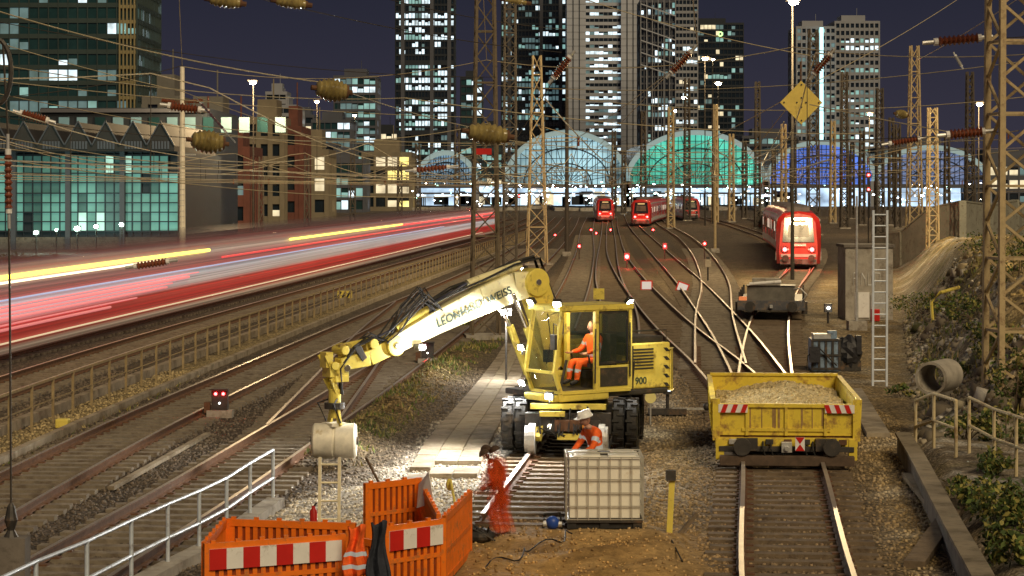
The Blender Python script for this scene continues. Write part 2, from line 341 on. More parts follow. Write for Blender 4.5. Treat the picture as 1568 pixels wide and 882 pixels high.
bp=gn.nodes.new('ShaderNodeBump'); bp.inputs['Strength'].default_value=.7; bp.inputs['Distance'].default_value=.04; L.new(fmix(at2.outputs['Fac'],mrange(vo.outputs['Distance'],0,1,1,0),no3.outputs['Fac']),bp.inputs['Height']); L.new(bp.outputs[0],gb.inputs['Normal'])
me.materials.append(gm); go=bpy.data.objects.new('ground',me); COL.objects.link(go)
stm,sn_,sb_=nt('loose_stone'); a_=sn_.nodes.new('ShaderNodeAttribute'); a_.attribute_name='zone'; g_=sn_.nodes.new('ShaderNodeNewGeometry'); r_=sn_.nodes.new('ShaderNodeMapRange'); r_.inputs[3].default_value=.55; r_.inputs[4].default_value=1.75
v_=sn_.nodes.new('ShaderNodeVectorMath'); v_.operation='SCALE'; sn_.links.new(g_.outputs['Random Per Island'],r_.inputs[0]); sn_.links.new(a_.outputs['Color'],v_.inputs[0]); sn_.links.new(r_.outputs[0],v_.inputs['Scale']); sn_.links.new(v_.outputs[0],sb_.inputs['Base Color']); sb_.inputs['Roughness'].default_value=.85
def stones(name,xr,yr,n,size,dens=None):
    X=np.random.uniform(xr[0],xr[1],n);Y=np.random.uniform(yr[0],yr[1],n)
    if dens is not None: k=dens(X,Y); X=X[k];Y=Y[k]
    n=len(X); Z=gz(X,Y); s=np.random.uniform(.5,1.3,(n,1,1))*size
    base=np.array([(-1,-.8,-.6),(1,-.9,-.5),(.9,1,-.6),(-1,.9,-.5),(-.6,-.6,.7),(.7,-.5,.8),(.5,.6,.6),(-.7,.5,.9)])*.5
    V=base[None]*s*(1+np.random.uniform(-.35,.35,(n,8,3))); a=np.random.uniform(0,6.28,n); c_,s_=np.cos(a)[:,None],np.sin(a)[:,None]
    x_=V[...,0]*c_-V[...,1]*s_; y_=V[...,0]*s_+V[...,1]*c_; V=np.stack([x_+X[:,None],y_+Y[:,None],V[...,2]+Z[:,None]+size*.12],-1).reshape(-1,3)
    fb=np.array([(0,3,2,1),(4,5,6,7),(0,1,5,4),(1,2,6,5),(2,3,7,6),(3,0,4,7)]); q=(fb[None]+(np.arange(n)*8)[:,None,None]).reshape(-1,4)
    me=bpy.data.meshes.new(name); me.vertices.add(len(V)); me.vertices.foreach_set('co',V.ravel()); me.loops.add(q.size); me.loops.foreach_set('vertex_index',q.ravel().astype(np.int32)); me.polygons.add(len(q)); me.polygons.foreach_set('loop_start',np.arange(0,q.size,4,dtype=np.int32)); me.polygons.foreach_set('loop_total',np.full(len(q),4,dtype=np.int32)); me.update(calc_edges=True)
    ix_=np.clip(np.searchsorted(xs,X),0,nx-1); iy_=np.clip(np.searchsorted(ys,Y),0,ny-1); cc=np.repeat(C[iy_,ix_],8,axis=0)
    ca=me.color_attributes.new('zone','FLOAT_COLOR','POINT'); ca.data.foreach_set('color',np.concatenate([cc,np.ones((len(cc),1))],1).ravel())
    me.materials.append(stm); o=bpy.data.objects.new(name,me); COL.objects.link(o)
stones('ballast_stones',(-13,9),(29.5,66),56000,.055,lambda X,Y:(X<toe(Y)-.2)&~((np.abs(X-.9)<1.9)&(Y<35.8)))
stones('bank_rubble',(7.5,18),(47,90),9000,.13,lambda X,Y:(X>toe(Y)+.2)&(X<toe(Y)+3.6)&(ns(X,Y,.8,3)>.40))
stones('bank_boulders',(7.5,18),(47,90),420,.42,lambda X,Y:(X>toe(Y)+.3)&(X<toe(Y)+3.2)&(ns(X,Y,.8,3)>.45))
stones('mud_clods',(-1,2.9),(29,36),1100,.04)
mb=MB(); WL=[(38.5,-1.35,1.3),(46,-1.18,1.35),(54,-.75,1.3),(62,-.35,1.15),(70,-.02,1.0),(78,.25,.9)]
y=41.
wx=lambda y:interp([(a,b) for a,b,c in WL],y); ww=lambda y:interp([(a,c) for a,b,c in WL],y)
while y<77:
    w_=ww(y); 
    for j,(a,b) in enumerate(((-.5,-.2),(-.19,.14),(.15,.5))):
        if y<44 and R()<.4: continue
        dz=U(0,.015); mb.box((wx(y)+(a+b)/2*w_,y,.03+dz),((b-a)*w_*.985,.96,.09),slabm if j!=1 else M('trough_lid_concrete',(.38,.33,.24),.9,0,.25,3,bump=.2,dirt=(.22,.17,.11),dirtamt=.45),-.055+U(-.008,.008))
    y+=.985
mb.obj('walkway')
# ------------------------------------------------------------------ buildings
wt_c=E('office_light_cool',(.75,.92,1),1.2,var=.6,scale=.3); wt_w=E('office_light_warm',(1,.85,.55),.8,var=.5,scale=.3); wt_d=E('office_light_dim',(.35,.6,.65),.18,var=.6,scale=.2); wt_t=E('office_light_teal',(.45,.85,.8),.42,var=.5,scale=.2)
gdk=M('facade_glass_dark',(.012,.02,.03),.12,0,.4,.1,spec=.8); gdk2=M('facade_glass_teal',(.015,.045,.05),.12,0,.4,.1,spec=.8)
pale=M('facade_pale_stone',(.25,.26,.29),.7,0,.12,.05); palel=M('facade_light_panel',(.38,.40,.45),.6,0,.1,.05); mid=M('facade_grey',(.075,.08,.10),.6,0,.2,.05); dark=M('facade_dark_metal',(.022,.028,.038),.5,.2,.2,.05); tealf=M('facade_teal_metal',(.035,.055,.055),.5,.1,.2,.05); gold=M('facade_bronze',(.24,.20,.10),.6,0,.2,.05)
brick=M('brick_red',(.13,.048,.035),.85,0,.25,.5); plaster=M('plaster_cream',(.19,.16,.11),.85,0,.2,.3); plg=M('plaster_grey',(.14,.135,.12),.85,0,.2,.3); roofm=M('roof_dark',(.03,.028,.028),.8,0,.3,.3)
def building(name,x0p,x1p,ytop,d,dep,fh,cw,frame,gl,lit=.25,lm=None,slab=.35,mull=.18,yaw=0,fz=.3,base=0.,crown=None,cl=.5,roof=True):
    lm=lm or [wt_c,wt_d,wt_w]
    x0=(x0p-CX)*d/FL;x1=(x1p-CX)*d/FL;zt=HC-(ytop-HY)*d/FL; W=x1-x0; mb=MB()
    mb.bb(-W/2,W/2,0,dep,base,zt,gl)
    nf=max(1,int(round((zt-base)/fh))); fh=(zt-base)/nf
    for (ax,LW) in (('f',W),('l',dep),('r',dep)):
        nc=max(1,int(round(LW/cw))); c_=LW/nc
        def T(u,o,z):
            if ax=='f': return (-W/2+u,-o,z)
            if ax=='l': return (-W/2-o,u,z)
            return (W/2+o,u,z)
        for k in range(nf):
            z0=base+k*fh; pr=lit*U(.2,1.9); on=False; m_=random.choice(lm)
            for i in range(nc):
                if R()>cl: on=R()<pr; m_=random.choice(lm)
                if on:
                    if R()<.25: m_=random.choice(lm)
                    u0=i*c_;u1=u0+c_; za=z0+fh*slab; zb=z0+fh*(.98 if R()<.6 else U(.6,.9))
                    mb.quad(T(u0,.04,za),T(u1,.04,za),T(u1,.04,zb),T(u0,.04,zb),m_)
            h=fh*slab
            if ax=='f': mb.bb(-W/2-.1,W/2+.1,-fz,-.0,z0,z0+h,frame)
            elif ax=='l': mb.bb(-W/2-fz,-W/2,0,dep,z0,z0+h-.01,frame)
            else: mb.bb(W/2,W/2+fz,0,dep,z0,z0+h-.01,frame)
        if mull>0:
            for i in range(nc+1):
                u=i*c_; a=Vector(T(u,0,base)); b=Vector(T(u,fz+.12,zt)); hw=mull*c_/2
                if ax=='f': mb.bb(a.x-hw,a.x+hw,-fz-.12,0,base,zt,frame)
                else: mb.bb(min(a.x,b.x),max(a.x,b.x),u-hw,u+hw,base,zt-.03,frame)
    if roof:
        mb.bb(-W/2-fz*1.3,W/2+fz*1.3,-fz*1.3,dep+.3,zt,zt+fh*.35,frame); mb.bb(-W*.3,W*.25,dep*.3,dep*.8,zt+fh*.35,zt+fh*1.3,frame)
        mb.cyl((W*.1,dep*.5,zt),(W*.1,dep*.5,zt+fh*2.4),.12,frame,n=5)
    if crown: crown(mb,W,dep,zt)
    return mb.obj(name,loc=((x0+x1)/2,d,0),rz=yaw)
def goldfin(mb,W,dep,zt):
    for k in range(5): mb.bb(W/2-4.6+k*1.0,W/2-4.2+k*1.0,-1.1,-.45,0,zt,gold)
    for k in range(30): mb.bb(W/2-4.6,W/2-.1,-.8,-.43,k*4.1+1,k*4.1+1.9,gold)
def core_strip(mb,W,dep,zt):
    for u in(-.38,.12,.42): mb.bb(W*u-1.0,W*u+1.0,-1.0,-.45,0,zt,mid)
    for k in range(3): mb.bb(-W/2-.5,W/2+.5,-.9,-.43,zt*(.25+.27*k),zt*(.25+.27*k)+2.6,dark)
building('office_tower',-120,209,-60,600,40,4.1,2.6,tealf,gdk2,.5,[wt_t,wt_d,wt_d,wt_d,wt_d,wt_c],.3,.10,cl=.35,crown=goldfin)
building('glass_skyscraper',606,695,-90,1150,30,3.7,1.7,dark,gdk,.9,[wt_c,wt_c,wt_d,wt_t],.3,.2,cl=.5,crown=core_strip)
building('glass_skyscraper',768,866,-90,1250,32,3.6,1.9,dark,gdk,.45,[wt_t,wt_c,wt_d,wt_d],.3,.2,cl=.5,crown=core_strip)
building('bank_tower',896,952,-90,1180,30,3.4,2.4,palel,gdk,.6,[wt_c,wt_c,wt_d],.5,.06,cl=.2)
mb=MB(); 
for a,b,dd in((868,897,1178),(951,979,1176)):
    x0=(a-CX)*dd/FL;x1=(b-CX)*dd/FL
    mb.bb(x0,x1,dd,dd+34,0,140,palel)
    for k in range(1,38): mb.bb(x0-.1,x1+.1,dd-.15,dd,k*3.7,k*3.7+.2,pale)
    for t in(.33,.66): mb.bb(x0+(x1-x0)*t-.25,x0+(x1-x0)*t+.25,dd-.3,dd,0,140,dark)
mb.obj('bank_tower_stair_cores')
building('lattice_skyscraper',981,1034,4,1100,26,3.4,1.8,mid,gdk,.5,[wt_c,wt_d,wt_t],.25,.3,cl=.5)
mb=MB(); x0=(981-CX)*1100/FL;x1=(1034-CX)*1100/FL
for k in range(7):
    xx=x0+(x1-x0)*k/6; mb.beam((xx,1098.6,0),(xx,1098.6,99),.4,.5,pale)
for k in range(6):
    za=HC+290*1100/FL-8-k*5; mb.beam((x0,1098.5,za+6-k),(x1,1098.5,za-k),.5,.5,palel)
mb.obj('facade_lattice_screen')
building('office_tower',1034,1068,-20,1220,30,3.6,2.2,pale,gdk,.3,None,.4,.15)
building('dark_office_tower',1042,1138,38,1350,40,3.8,2.4,dark,gdk,.2,[wt_d,wt_t,wt_w],.3,.12,cl=.3)
building('hotel_tower',1220,1279,44,1000,28,3.3,2.2,pale,gdk,.3,[wt_d,wt_d,wt_t],.45,.3,cl=.5)
building('hotel_tower',1279,1346,36,1005,28,3.3,2.2,pale,gdk,.7,[wt_c,wt_d,wt_t],.42,.3,cl=.5)
mb=MB(); p=P(1258,150,995); mb.box((p.x,p.y,45),(1.6,1,66),E('light_strip_cyan',(.55,.95,1),1.6)); mb.obj('tower_light_strip')
mb=MB(); p=P(1103,52,1348); mb.cyl((p.x,1348.4,p.z),(p.x,1348,p.z),1.6,E('roof_logo_light',(.5,1,.3),2.),n=20); mb.cyl((p.x,1348,p.z),(p.x,1347.8,p.z),.7,dark,n=12); mb.obj('roof_sign')
building('office_block',512,575,120,900,30,3.4,2.4,mid,gdk2,.8,[wt_t,wt_c,wt_d],.3,.1,cl=.6)
building('office_block',478,536,188,820,30,3.4,2.2,mid,gdk2,.6,[wt_t,wt_d,wt_c],.3,.1)
building('office_block',395,453,165,800,30,3.2,2.4,pale,gdk,.5,[wt_t,wt_d,wt_c],.4,.1)
building('office_block_penthouse',408,438,145,806,14,3.2,2.4,pale,gdk,.2,[wt_t],.5,.1)
building('office_block',706,738,122,1000,26,3.4,2.2,dark,gdk2,.6,[wt_t,wt_d,wt_c],.3,.1)
building('office_block',738,768,200,950,26,3.4,2.2,dark,gdk2,.4,[wt_t,wt_d,wt_w],.3,.1)
building('office_block',575,608,205,950,26,3.4,2.2,dark,gdk2,.4,[wt_t,wt_d,wt_w],.3,.1)
building('office_block',454,480,180,900,20,3.4,3,mid,gdk,.3)
building('office_block',1138,1222,212,900,26,3.4,2.6,mid,gdk,.3,[wt_d,wt_w,wt_t],.35,.15)
building('glass_office_building',500,556,250,520,20,3.2,1.8,mid,gdk2,.8,[wt_t,wt_c],.25,.1,base=0)
building('lit_warehouse',556,628,240,560,20,3.4,3.0,plaster,gdk,.95,[E('office_light_yellow',(1,.8,.25),1.3,var=.5,scale=.3),wt_w],.3,.2)
building('brick_house',222,272,160,320,16,3.4,2.4,plg,gdk,.06,[wt_d],.5,.4)
building('brick_house',272,356,196,300,14,3.4,2.,plg,gdk,.2,[wt_d,wt_w,wt_t],.4,.35)
building('brick_house',330,378,238,280,14,3.3,2.2,brick,gdk,.2,[wt_w,wt_d],.45,.4)
building('brick_house',378,432,190,345,16,3.4,2.,plaster,gdk,.16,[wt_d,wt_w],.4,.4)
building('brick_house',432,458,205,350,16,3.4,2.2,brick,gdk,.16,[wt_d,wt_w],.5,.5)
building('brick_house',458,500,240,380,16,3.4,2.2,plaster,gdk,.3,[wt_d,wt_w],.4,.3)
building('brick_house',272,335,262,262,10,3.2,2.0,brick,gdk,.2,[wt_w,wt_d,wt_t],.4,.35)
building('office_block',350,512,225,640,20,3.4,3.,mid,gdk,.35,[wt_w,wt_d])
building('station_annex',1345,1480,232,760,20,4,3.4,mid,gdk,.35,[wt_d,wt_w])
building('station_annex',1480,1640,255,700,20,4,3.4,mid,gdk,.3,[wt_d,wt_w])
def glazed_hall():
    mb=MB(); d=200.; tg=E('hall_glazing_teal',(.20,.52,.42),.40,var=.8,scale=.18); tb=E('hall_glazing_bright',(.6,1,.8),.8,var=.5,scale=.3); td=E('hall_glazing_dim',(.12,.3,.26),.2,var=.7,scale=.3)
    X0=(-60-CX)*d/FL; X1=(272-CX)*d/FL; zt=8.8
    mb.bb(X0,X1,d,d+30,0,zt,dark); n=int((X1-X0)/.8); cw=(X1-X0)/n
    for i in range(n):
        for (z0,z1) in((1.7,3.3),(3.4,5.0),(5.1,6.8),(6.9,8.4)):
            if R()<.93:
                q_=R(); mb.quad((X0+i*cw,d-.05,z0),(X0+i*cw+cw,d-.05,z0),(X0+i*cw+cw,d-.05,z1),(X0+i*cw,d-.05,z1),tb if q_<.04 else (td if q_<.18 or i%9>6 else tg))
        mb.bb(X0+i*cw-.05,X0+i*cw+.05,d-.22,d-.06,0,zt,dark)
        if i%6==0: mb.bb(X0+i*cw-.22,X0+i*cw+.22,d-.8,d-.05,0,zt+.2,mid)
    for z in(1.6,2.5,3.35,4.2,5.05,6.0,6.85,7.7,8.5): mb.bb(X0,X1,d-.3,d-.07,z-.05,z+.05,dark)
    mb.bb(X0,X1,d-.5,d-.05,0,1.1,concd)
    ng=8; gw=(X1-X0)/ng
    for k in range(ng):
        a=X0+k*gw; mb.prism([(a,d-2.0,zt),(a+gw,d-2.0,zt),(a+gw,d-2.0,zt+.5),(a+gw*.5,d-2.0,zt+2.6),(a,d-2.0,zt+.5)],(0,28,0),roofm)
        mb.beam((a,d-2.1,zt+.55),(a+gw*.5,d-2.1,zt+2.7),.2,.1,mid); mb.beam((a+gw*.5,d-2.1,zt+2.7),(a+gw,d-2.1,zt+.55),.2,.1,mid)
        for j in range(6): mb.bb(a+gw*.2+j*gw*.11,a+gw*.2+j*gw*.11+.18,d-2.12,d-2.01,zt+.2,zt+.9,mid)
    mb.obj('glazed_depot_hall')
    mb=MB(); mb.bb(X0,X1-2,d+34,d+60,0,14,dark)
    for k in range(14): mb.bb(X0+k*1.9,X0+k*1.9+1.1,d+33.9,d+33.95,11.4,13.0,wt_d if k%3 else gdk2)
    mb.bb(X0,X1-2,d+33.5,d+33.9,13.5,13.9,mid); mb.obj('depot_upper_storey')
glazed_hall()
def station():
    root=empty('railway_station_hall'); d=700.
    for i,(cxp,hw,yt,c,s) in enumerate([(683,46,234,(.35,.6,.8),.4),(868,94,203,(.45,.75,.85),.62),(1065,106,203,(.12,.75,.55),.8),(1258,84,218,(.12,.25,.9),.7),(1425,88,226,(.3,.4,.7),.4)]):
        mb=MB(); g=E('hall_glass_%d'%i,c,s,var=.8,scale=.05); X=(cxp-CX)*d/FL; w=hw*d/FL; zt=HC-(yt-HY)*d/FL; zs=7.
        N=28; arc=[(X-w*math.cos(math.pi*k/N),zs+(zt-zs)*math.sin(math.pi*k/N)) for k in range(N+1)]
        mb.add([(x,d,z) for x,z in arc],[tuple(range(N+1))],g)
        ribm=E('arch_rib_glow',(.55,.75,.75),.35)  # ribs emit to imitate light falling on the ironwork
        for k in range(N):
            a,b=arc[k],arc[k+1]
            mb.beam((a[0],d-.5,a[1]),(b[0],d-.5,b[1]),1.6,.8,ribm,up=(0,1,0))
            mb.quad((a[0],d-1,a[1]+.6),(b[0],d-1,b[1]+.6),(b[0],d+160,b[1]+.6),(a[0],d+160,a[1]+.6),gdk2)
            for r_ in(.4,.7): mb.beam((X+(a[0]-X)*r_,d-.3,zs+(a[1]-zs)*r_),(X+(b[0]-X)*r_,d-.3,zs+(b[1]-zs)*r_),.4,.26,dark,up=(0,1,0))
            if k%2==0: mb.beam((X+(a[0]-X)*.12,d-.35,zs+(a[1]-zs)*.12),(a[0],d-.35,a[1]),.2,.2,dark,up=(0,1,0))
        for k in range(1,24):
            x=X-w+2*w*k/24; zz=zs+(zt-zs)*math.sqrt(max(0,1-((x-X)/w)**2)); mb.bb(x-.09,x+.09,d-.6,d-.2,zs,zz,dark)
        for k in range(1,6): 
            z=zs+(zt-zs)*k/6; ww=w*math.sqrt(max(0,1-(k/6)**2)); mb.bb(X-ww,X+ww,d-.7,d-.25,z-.1,z+.1,dark)
        mb.bb(X-w,X+w,d-.8,d,zs-1.2,zs,mid)
        for sx in(-1,1): mb.bb(X+sx*w-1,X+sx*w+1,d-1.2,d+2,0,zs+1,pale)
        mb.obj('hall_%d'%i,parent=root)
    mb=MB(); gi=E('platform_interior_light',(.6,.8,1),1.1,var=.9,scale=.12); mb.bb((630-CX)*d/FL,(1500-CX)*d/FL,d+8,d+9,0,7.,gi)
    for k in range(60):
        x=(U(636,1200)-CX)*d/FL; mb.bb(x,x+U(1,4),d+2,d+3,.5,U(2.5,5),random.choice([dark,mid,dark,wt_c,wt_w]))
    mb.obj('platform_interior',parent=root)
    mb=MB()
    for k in range(15):
        xp=640+k*38; dd=U(560,640); x=(xp-CX)*dd/FL
        mb.bb(x-3.2,x+3.2,dd,dd+60,4.1,4.5,mid)
        for j in range(5): mb.bb(x-.15,x+.15,dd+j*12,dd+j*12+.3,.7,4.1,dark)
        mb.bb(x-3.5,x+3.5,dd-20,dd+60,0,.75,concrete)
        mb.bb(x-.1,x+.1,dd-.1,dd,3.9,4.1,Ewhite)
        mb.bb(x-2.2,x+2.2,dd-.3,dd-.2,3.5,4.05,wt_c)
    mb.obj('platform_canopies',parent=root)
    mb=MB(); ew=[E('platform_lamp_%d'%k,c,s) for k,(c,s) in enumerate([((.9,.97,1),30),((.7,.85,1),18),((1,.9,.7),20),((.5,1,.8),14)])]
    for k in range(260):
        dd=U(430,690); p=P(random.gauss(880,130) if k<185 else U(1140,1540),0,dd); z=U(1.5,7); rr=U(.07,.22); 
        mb.sph((p.x,dd,z),(rr*1.5,rr,rr*.6),random.choice(ew),6,4)
    mb.obj('platform_lamps',parent=root)
station()
# ------------------------------------------------------------------ lattice masts
def lattice(name,x,y,z0,h,w0,w1,mat,seg=1.,leg=.09,br=.045,arms=(),rz=.1):
    mb=MB(); n=max(3,int(h/seg))
    def c(k): 
        t=k/n; w=(w0*(1-t)+w1*t)/2; z=h*t; return [Vector((-w,-w,z)),Vector((w,-w,z)),Vector((w,w,z)),Vector((-w,w,z))]
    for k in range(n):
        a=c(k);b=c(k+1)
        for i in range(4):
            j=(i+1)%4; mb.beam(a[i],b[i],leg,leg,mat); 
            if k%2: mb.beam(a[i],b[j],br,br,mat)
            else: mb.beam(a[j],b[i],br,br,mat)
            if k%2==0: mb.beam(a[i],a[j],br,br,mat)
    mb.box((0,0,-.1),(w0*1.5,w0*1.5,.5),concrete)
    for (zz,l,sd) in arms:
        mb.beam((0,0,zz),(sd*l,0,zz+.1),.06,.06,mat); mb.beam((0,0,zz+1.0),(sd*l,0,zz+.1),.04,.04,mat)
        mb.lathe((sd*l,0,zz+.1),(sd*l,0,zz-.5),[(k/12,.05 if k%2 else .11) for k in range(13)],insb,8)
        mb.beam((sd*l,0,zz-.5),(sd*(l-.9),0,zz-.6),.04,.04,mat)
    return mb.obj(name,loc=(x,y,z0),rz=rz)
def LM(pxc,pyb,pyt,wpx,mat,d=None,w1=.6,z0=0,**k):
    if d is None: d=FL*(HC-z0)/(pyb-HY)
    x=(pxc-CX)*d/FL; zt=HC-(pyt-HY)*d/FL; w=wpx*d/FL
    return lattice('lattice_mast',x,d,z0,zt-z0,w,w*w1,mat,seg=k.pop('seg',w*.9),leg=max(.09,.0005*d*1.2),br=max(.045,.0004*d),**k)
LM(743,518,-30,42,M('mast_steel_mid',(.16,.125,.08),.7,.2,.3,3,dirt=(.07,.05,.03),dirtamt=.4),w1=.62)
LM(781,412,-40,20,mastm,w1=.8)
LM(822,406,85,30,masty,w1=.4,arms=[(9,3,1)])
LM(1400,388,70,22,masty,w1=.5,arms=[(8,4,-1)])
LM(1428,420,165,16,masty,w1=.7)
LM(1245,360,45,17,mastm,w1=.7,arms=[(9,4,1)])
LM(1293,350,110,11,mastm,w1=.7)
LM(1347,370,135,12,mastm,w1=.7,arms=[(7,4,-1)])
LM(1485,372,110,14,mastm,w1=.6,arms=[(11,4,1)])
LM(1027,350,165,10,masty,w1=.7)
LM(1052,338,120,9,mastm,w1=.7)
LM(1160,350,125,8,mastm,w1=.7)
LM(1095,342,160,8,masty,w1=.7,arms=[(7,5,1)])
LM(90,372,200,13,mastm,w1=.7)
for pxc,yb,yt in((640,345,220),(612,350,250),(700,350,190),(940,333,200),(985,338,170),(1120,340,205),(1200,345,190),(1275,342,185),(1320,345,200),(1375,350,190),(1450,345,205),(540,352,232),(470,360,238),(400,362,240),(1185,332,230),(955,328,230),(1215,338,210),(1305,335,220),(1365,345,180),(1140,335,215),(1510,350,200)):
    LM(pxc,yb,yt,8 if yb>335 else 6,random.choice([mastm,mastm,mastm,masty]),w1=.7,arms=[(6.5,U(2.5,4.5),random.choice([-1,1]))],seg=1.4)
lattice('lattice_mast',(1556-CX)*50/FL,50,.6,13.0,1.08,.92,masty,seg=.8,leg=.13,br=.06,arms=(),rz=.12)
def pole(name,pxc,yb,yt,r,mat,d=None,extra=None):
    if d is None: d=FL*HC/(yb-HY)
    x=(pxc-CX)*d/FL; zt=HC-(yt-HY)*d/FL; mb=MB(); mb.cyl((0,0,0),(0,0,zt),r*1.25,mat,r*.8,10); mb.box((0,0,.1),(.7,.7,.5),concrete)
    if extra: extra(mb,zt)
    return mb.obj(name,loc=(x,d,0),smooth=False)
def ex1(mb,zt):
    mb.beam((-1.2,0,zt-2.6),(1.2,0,zt-2.6),.18,.22,rust)
    for s_ in(-1,1): mb.lathe((s_*.5,0,zt-2.6),(s_*1.5,0,zt-2.5),[(k/14,.09 if k%2 else .19) for k in range(15)],insb,10)
    for k in range(12): mb.beam((-.2,-.22,1+k*.4),(.2,-.22,1+k*.4),.03,.03,steel)
    mb.box((.5,0,zt-6.5),(1.0,.1,.1),steel)
pole('signal_mast',279,402,102,.21,M('mast_paint_pale',(.80,.74,.60),.5,0,.1,3),extra=ex1)
pole('catenary_pole',868,392,98,.16,mastm)
pole('catenary_pole',1312,505,300,.05,steel)
pole('catenary_pole',1095,392,160,.1,masty,d=190)
# ------------------------------------------------------------------ lamps in the yard
pdk=M('lamp_mast_dark',(.035,.03,.025),.7,.2,.3,3)
def yard_lamp(px,py,d,energy,col=(1,.70,.36),big=.3,em=Esod):
    root=empty('yard_lamp_mast',loc=((px-CX)*d/FL,d,0)); zt=HC-(py-HY)*d/FL; mb=MB()
    mb.cyl((0,.5,0),(0,.5,zt+.3),.12,pdk,.05,8); mb.cyl((0,.5,zt+.25),(0,-.1,zt+.25),.05,pdk,n=6)
    mb.box((0,.1,zt+big*.42),(big*1.9,big*1.5,big*.3),pdk)
    mb.obj('mast',parent=root); mb=MB()
    mb.sph((0,0,zt),(big*.7,big*.6,big*.32),em,12,8); mb.obj('lamp_lens',parent=root)
    if energy>0: lamp('lamp_light',(0,-2.5,zt-1.0),energy,col,r=.4,parent=root)
yard_lamp(387,127,230,20000,big=.5); yard_lamp(485,156,420,9000,big=.55); yard_lamp(543,177,520,0,big=.6)
yard_lamp(1215,4,130,16000,col=(1,.75,.4),big=.42); yard_lamp(1080,90,330,9000,big=.6); yard_lamp(1100,128,360,0,big=.7); yard_lamp(1048,150,400,0,big=.65)
yard_lamp(1033,170,430,0,big=.55); yard_lamp(1332,175,420,8000,big=.65); yard_lamp(1500,160,260,12000,big=.5)
yard_lamp(1092,91,350,0,big=.4); yard_lamp(1412,300,300,0,big=.35)
for px,py,s in((55,356,.16),(118,350,.2),(147,347,.15),(186,344,.15),(86,352,.1)):
    dd=185; p=P(px,py,dd); mb=MB(); mb.cyl((p.x,dd+.1,0),(p.x,dd+.1,p.z),.06,pdk); mb.box((p.x,dd+.15,p.z),(s*3,.2,s*2.4),pdk); mb.sph(p,(s*1.2,s,s*.9),E('lamp_green_white',(.6,1,.85),90),8,6); mb.obj('ground_flood_lamp')
lamp('depot_flood',(-38,186,3),2500,(.6,1,.85),.3)
# ------------------------------------------------------------------ overhead wires
wm=MB()
def sagw(a,b,sag,r,mat,n=14,mb=None):
    a=Vector(a);b=Vector(b); pts=[a.lerp(b,i/n)-Vector((0,0,sag*4*(i/n)*(1-i/n))) for i in range(n+1)]
    (mb or wm).tube(pts,r,mat,4)
for k,z1 in(('A',5.75),('B',5.75),('C',5.8),('D',5.8),('F1',5.75),('F2',5.8),('G',5.8),('T',5.8),('T2',5.8),('E',5.8),('H',5.8)):
    pts=TR[k]; y0=max(26,pts[0][0]); ph=U(0,40); ys_=np.arange(y0,min(380,pts[-1][0]),4.)
    r=.0075
    for a,b in zip(ys_[:-1],ys_[1:]):
        def zc(y): t=((y+ph)%62)/62; return 7.3-1.15*4*t*(1-t)
        A=(interp(pts,a)+.25*math.sin(a*.05),a,z1);B=(interp(pts,b)+.25*math.sin(b*.05),b,z1)
        rr=r*(1+a/130)
        wm.beam(A,B,rr*2,rr*2,wirem); A2=(A[0],a,zc(a));B2=(B[0],b,zc(b)); wm.beam(A2,B2,rr*1.8,rr*1.8,wirem)
        if int(a/4)%2==0: wm.beam(A,A2,rr*1.2,rr*1.2,wired)
spans=[((-20,150,70),(280,100,80),.2),((280,102,90),(745,92,85),.6),((745,92,85),(1215,72,75),.5),((1215,72,75),(1590,82,60),.2),((-20,12,40),(508,128,45),.15),((508,132,45),(752,200,60),.1),
((365,-10,40),(860,80,60),.15),((-20,96,50),(620,150,70),.3),((620,150,70),(1320,205,85),.3),((-20,175,55),(318,212,60),.1),((318,205,60),(750,188,80),.4),((-20,205,60),(420,262,80),.2),((420,262,80),(1060,248,80),.3),((1060,248,80),(1560,200,50),.2),
((-20,30,60),(760,118,80),.4),((560,-10,80),(868,45,100),.2),((868,150,100),(1600,145,90),.6),((1200,215,70),(1530,203,50),.05),((1180,212,90),(1530,214,52),.1),((745,210,85),(1240,225,90),.4),((1405,92,100),(1600,-30,60),.1),((1470,60,60),(1590,55,50),.02),((1050,90,60),(870,220,90),.1),
((1062,72,55),(860,280,120),.05),((1275,76,55),(1105,290,120),.05),((868,90,60),(740,290,120),.05),((1060,-10,50),(1068,70,60),.0),((1480,-10,80),(1240,130,60),.1),((1240,130,60),(1050,230,110),.1),((-20,240,70),(720,300,120),.5),((-20,60,90),(279,140,91),.1),((279,140,91),(640,258,70),.1),((640,258,70),(860,250,90),.05),((-20,140,91),(500,225,120),.2),((-20,262,80),(620,272,130),.3),((1240,160,56),(1470,205,50),.02),((868,-10,90),(1240,85,90),.2),
((-20,225,60),(750,235,90),.5),((-20,122,60),(745,180,90),.2),((745,130,90),(1560,95,70),.5),((745,250,90),(1560,230,70),.5),((280,190,90),(900,215,110),.4)]
for a,b,s_ in spans: sagw(P(*a),P(*b),s_,(.010+.00012*(a[2]+b[2])/2*.6)*U(.7,1.1),wirem if R()<.8 else wired)
for k in range(38):
    d_=U(170,420); x0=U(480,1350); x1=x0+U(120,420); y0=U(215,290); sagw(P(x0,y0,d_),P(x1,y0+U(-14,10),d_+U(-10,30)),U(0,1.0),.012+.00004*d_,mastm if R()<.5 else wirem,8)
for k in range(24):
    d_=U(200,400); x0=U(540,1450); y0=U(215,262); wm.beam(P(x0,y0,d_),P(x0,y0+U(20,45),d_),.05,.05,mastm)
for px,py in((279,102),(745,92)): sagw(P(px,py,80),P(px-6,-30,78),0,.012,wirem,4)
wm.obj('overhead_wires')
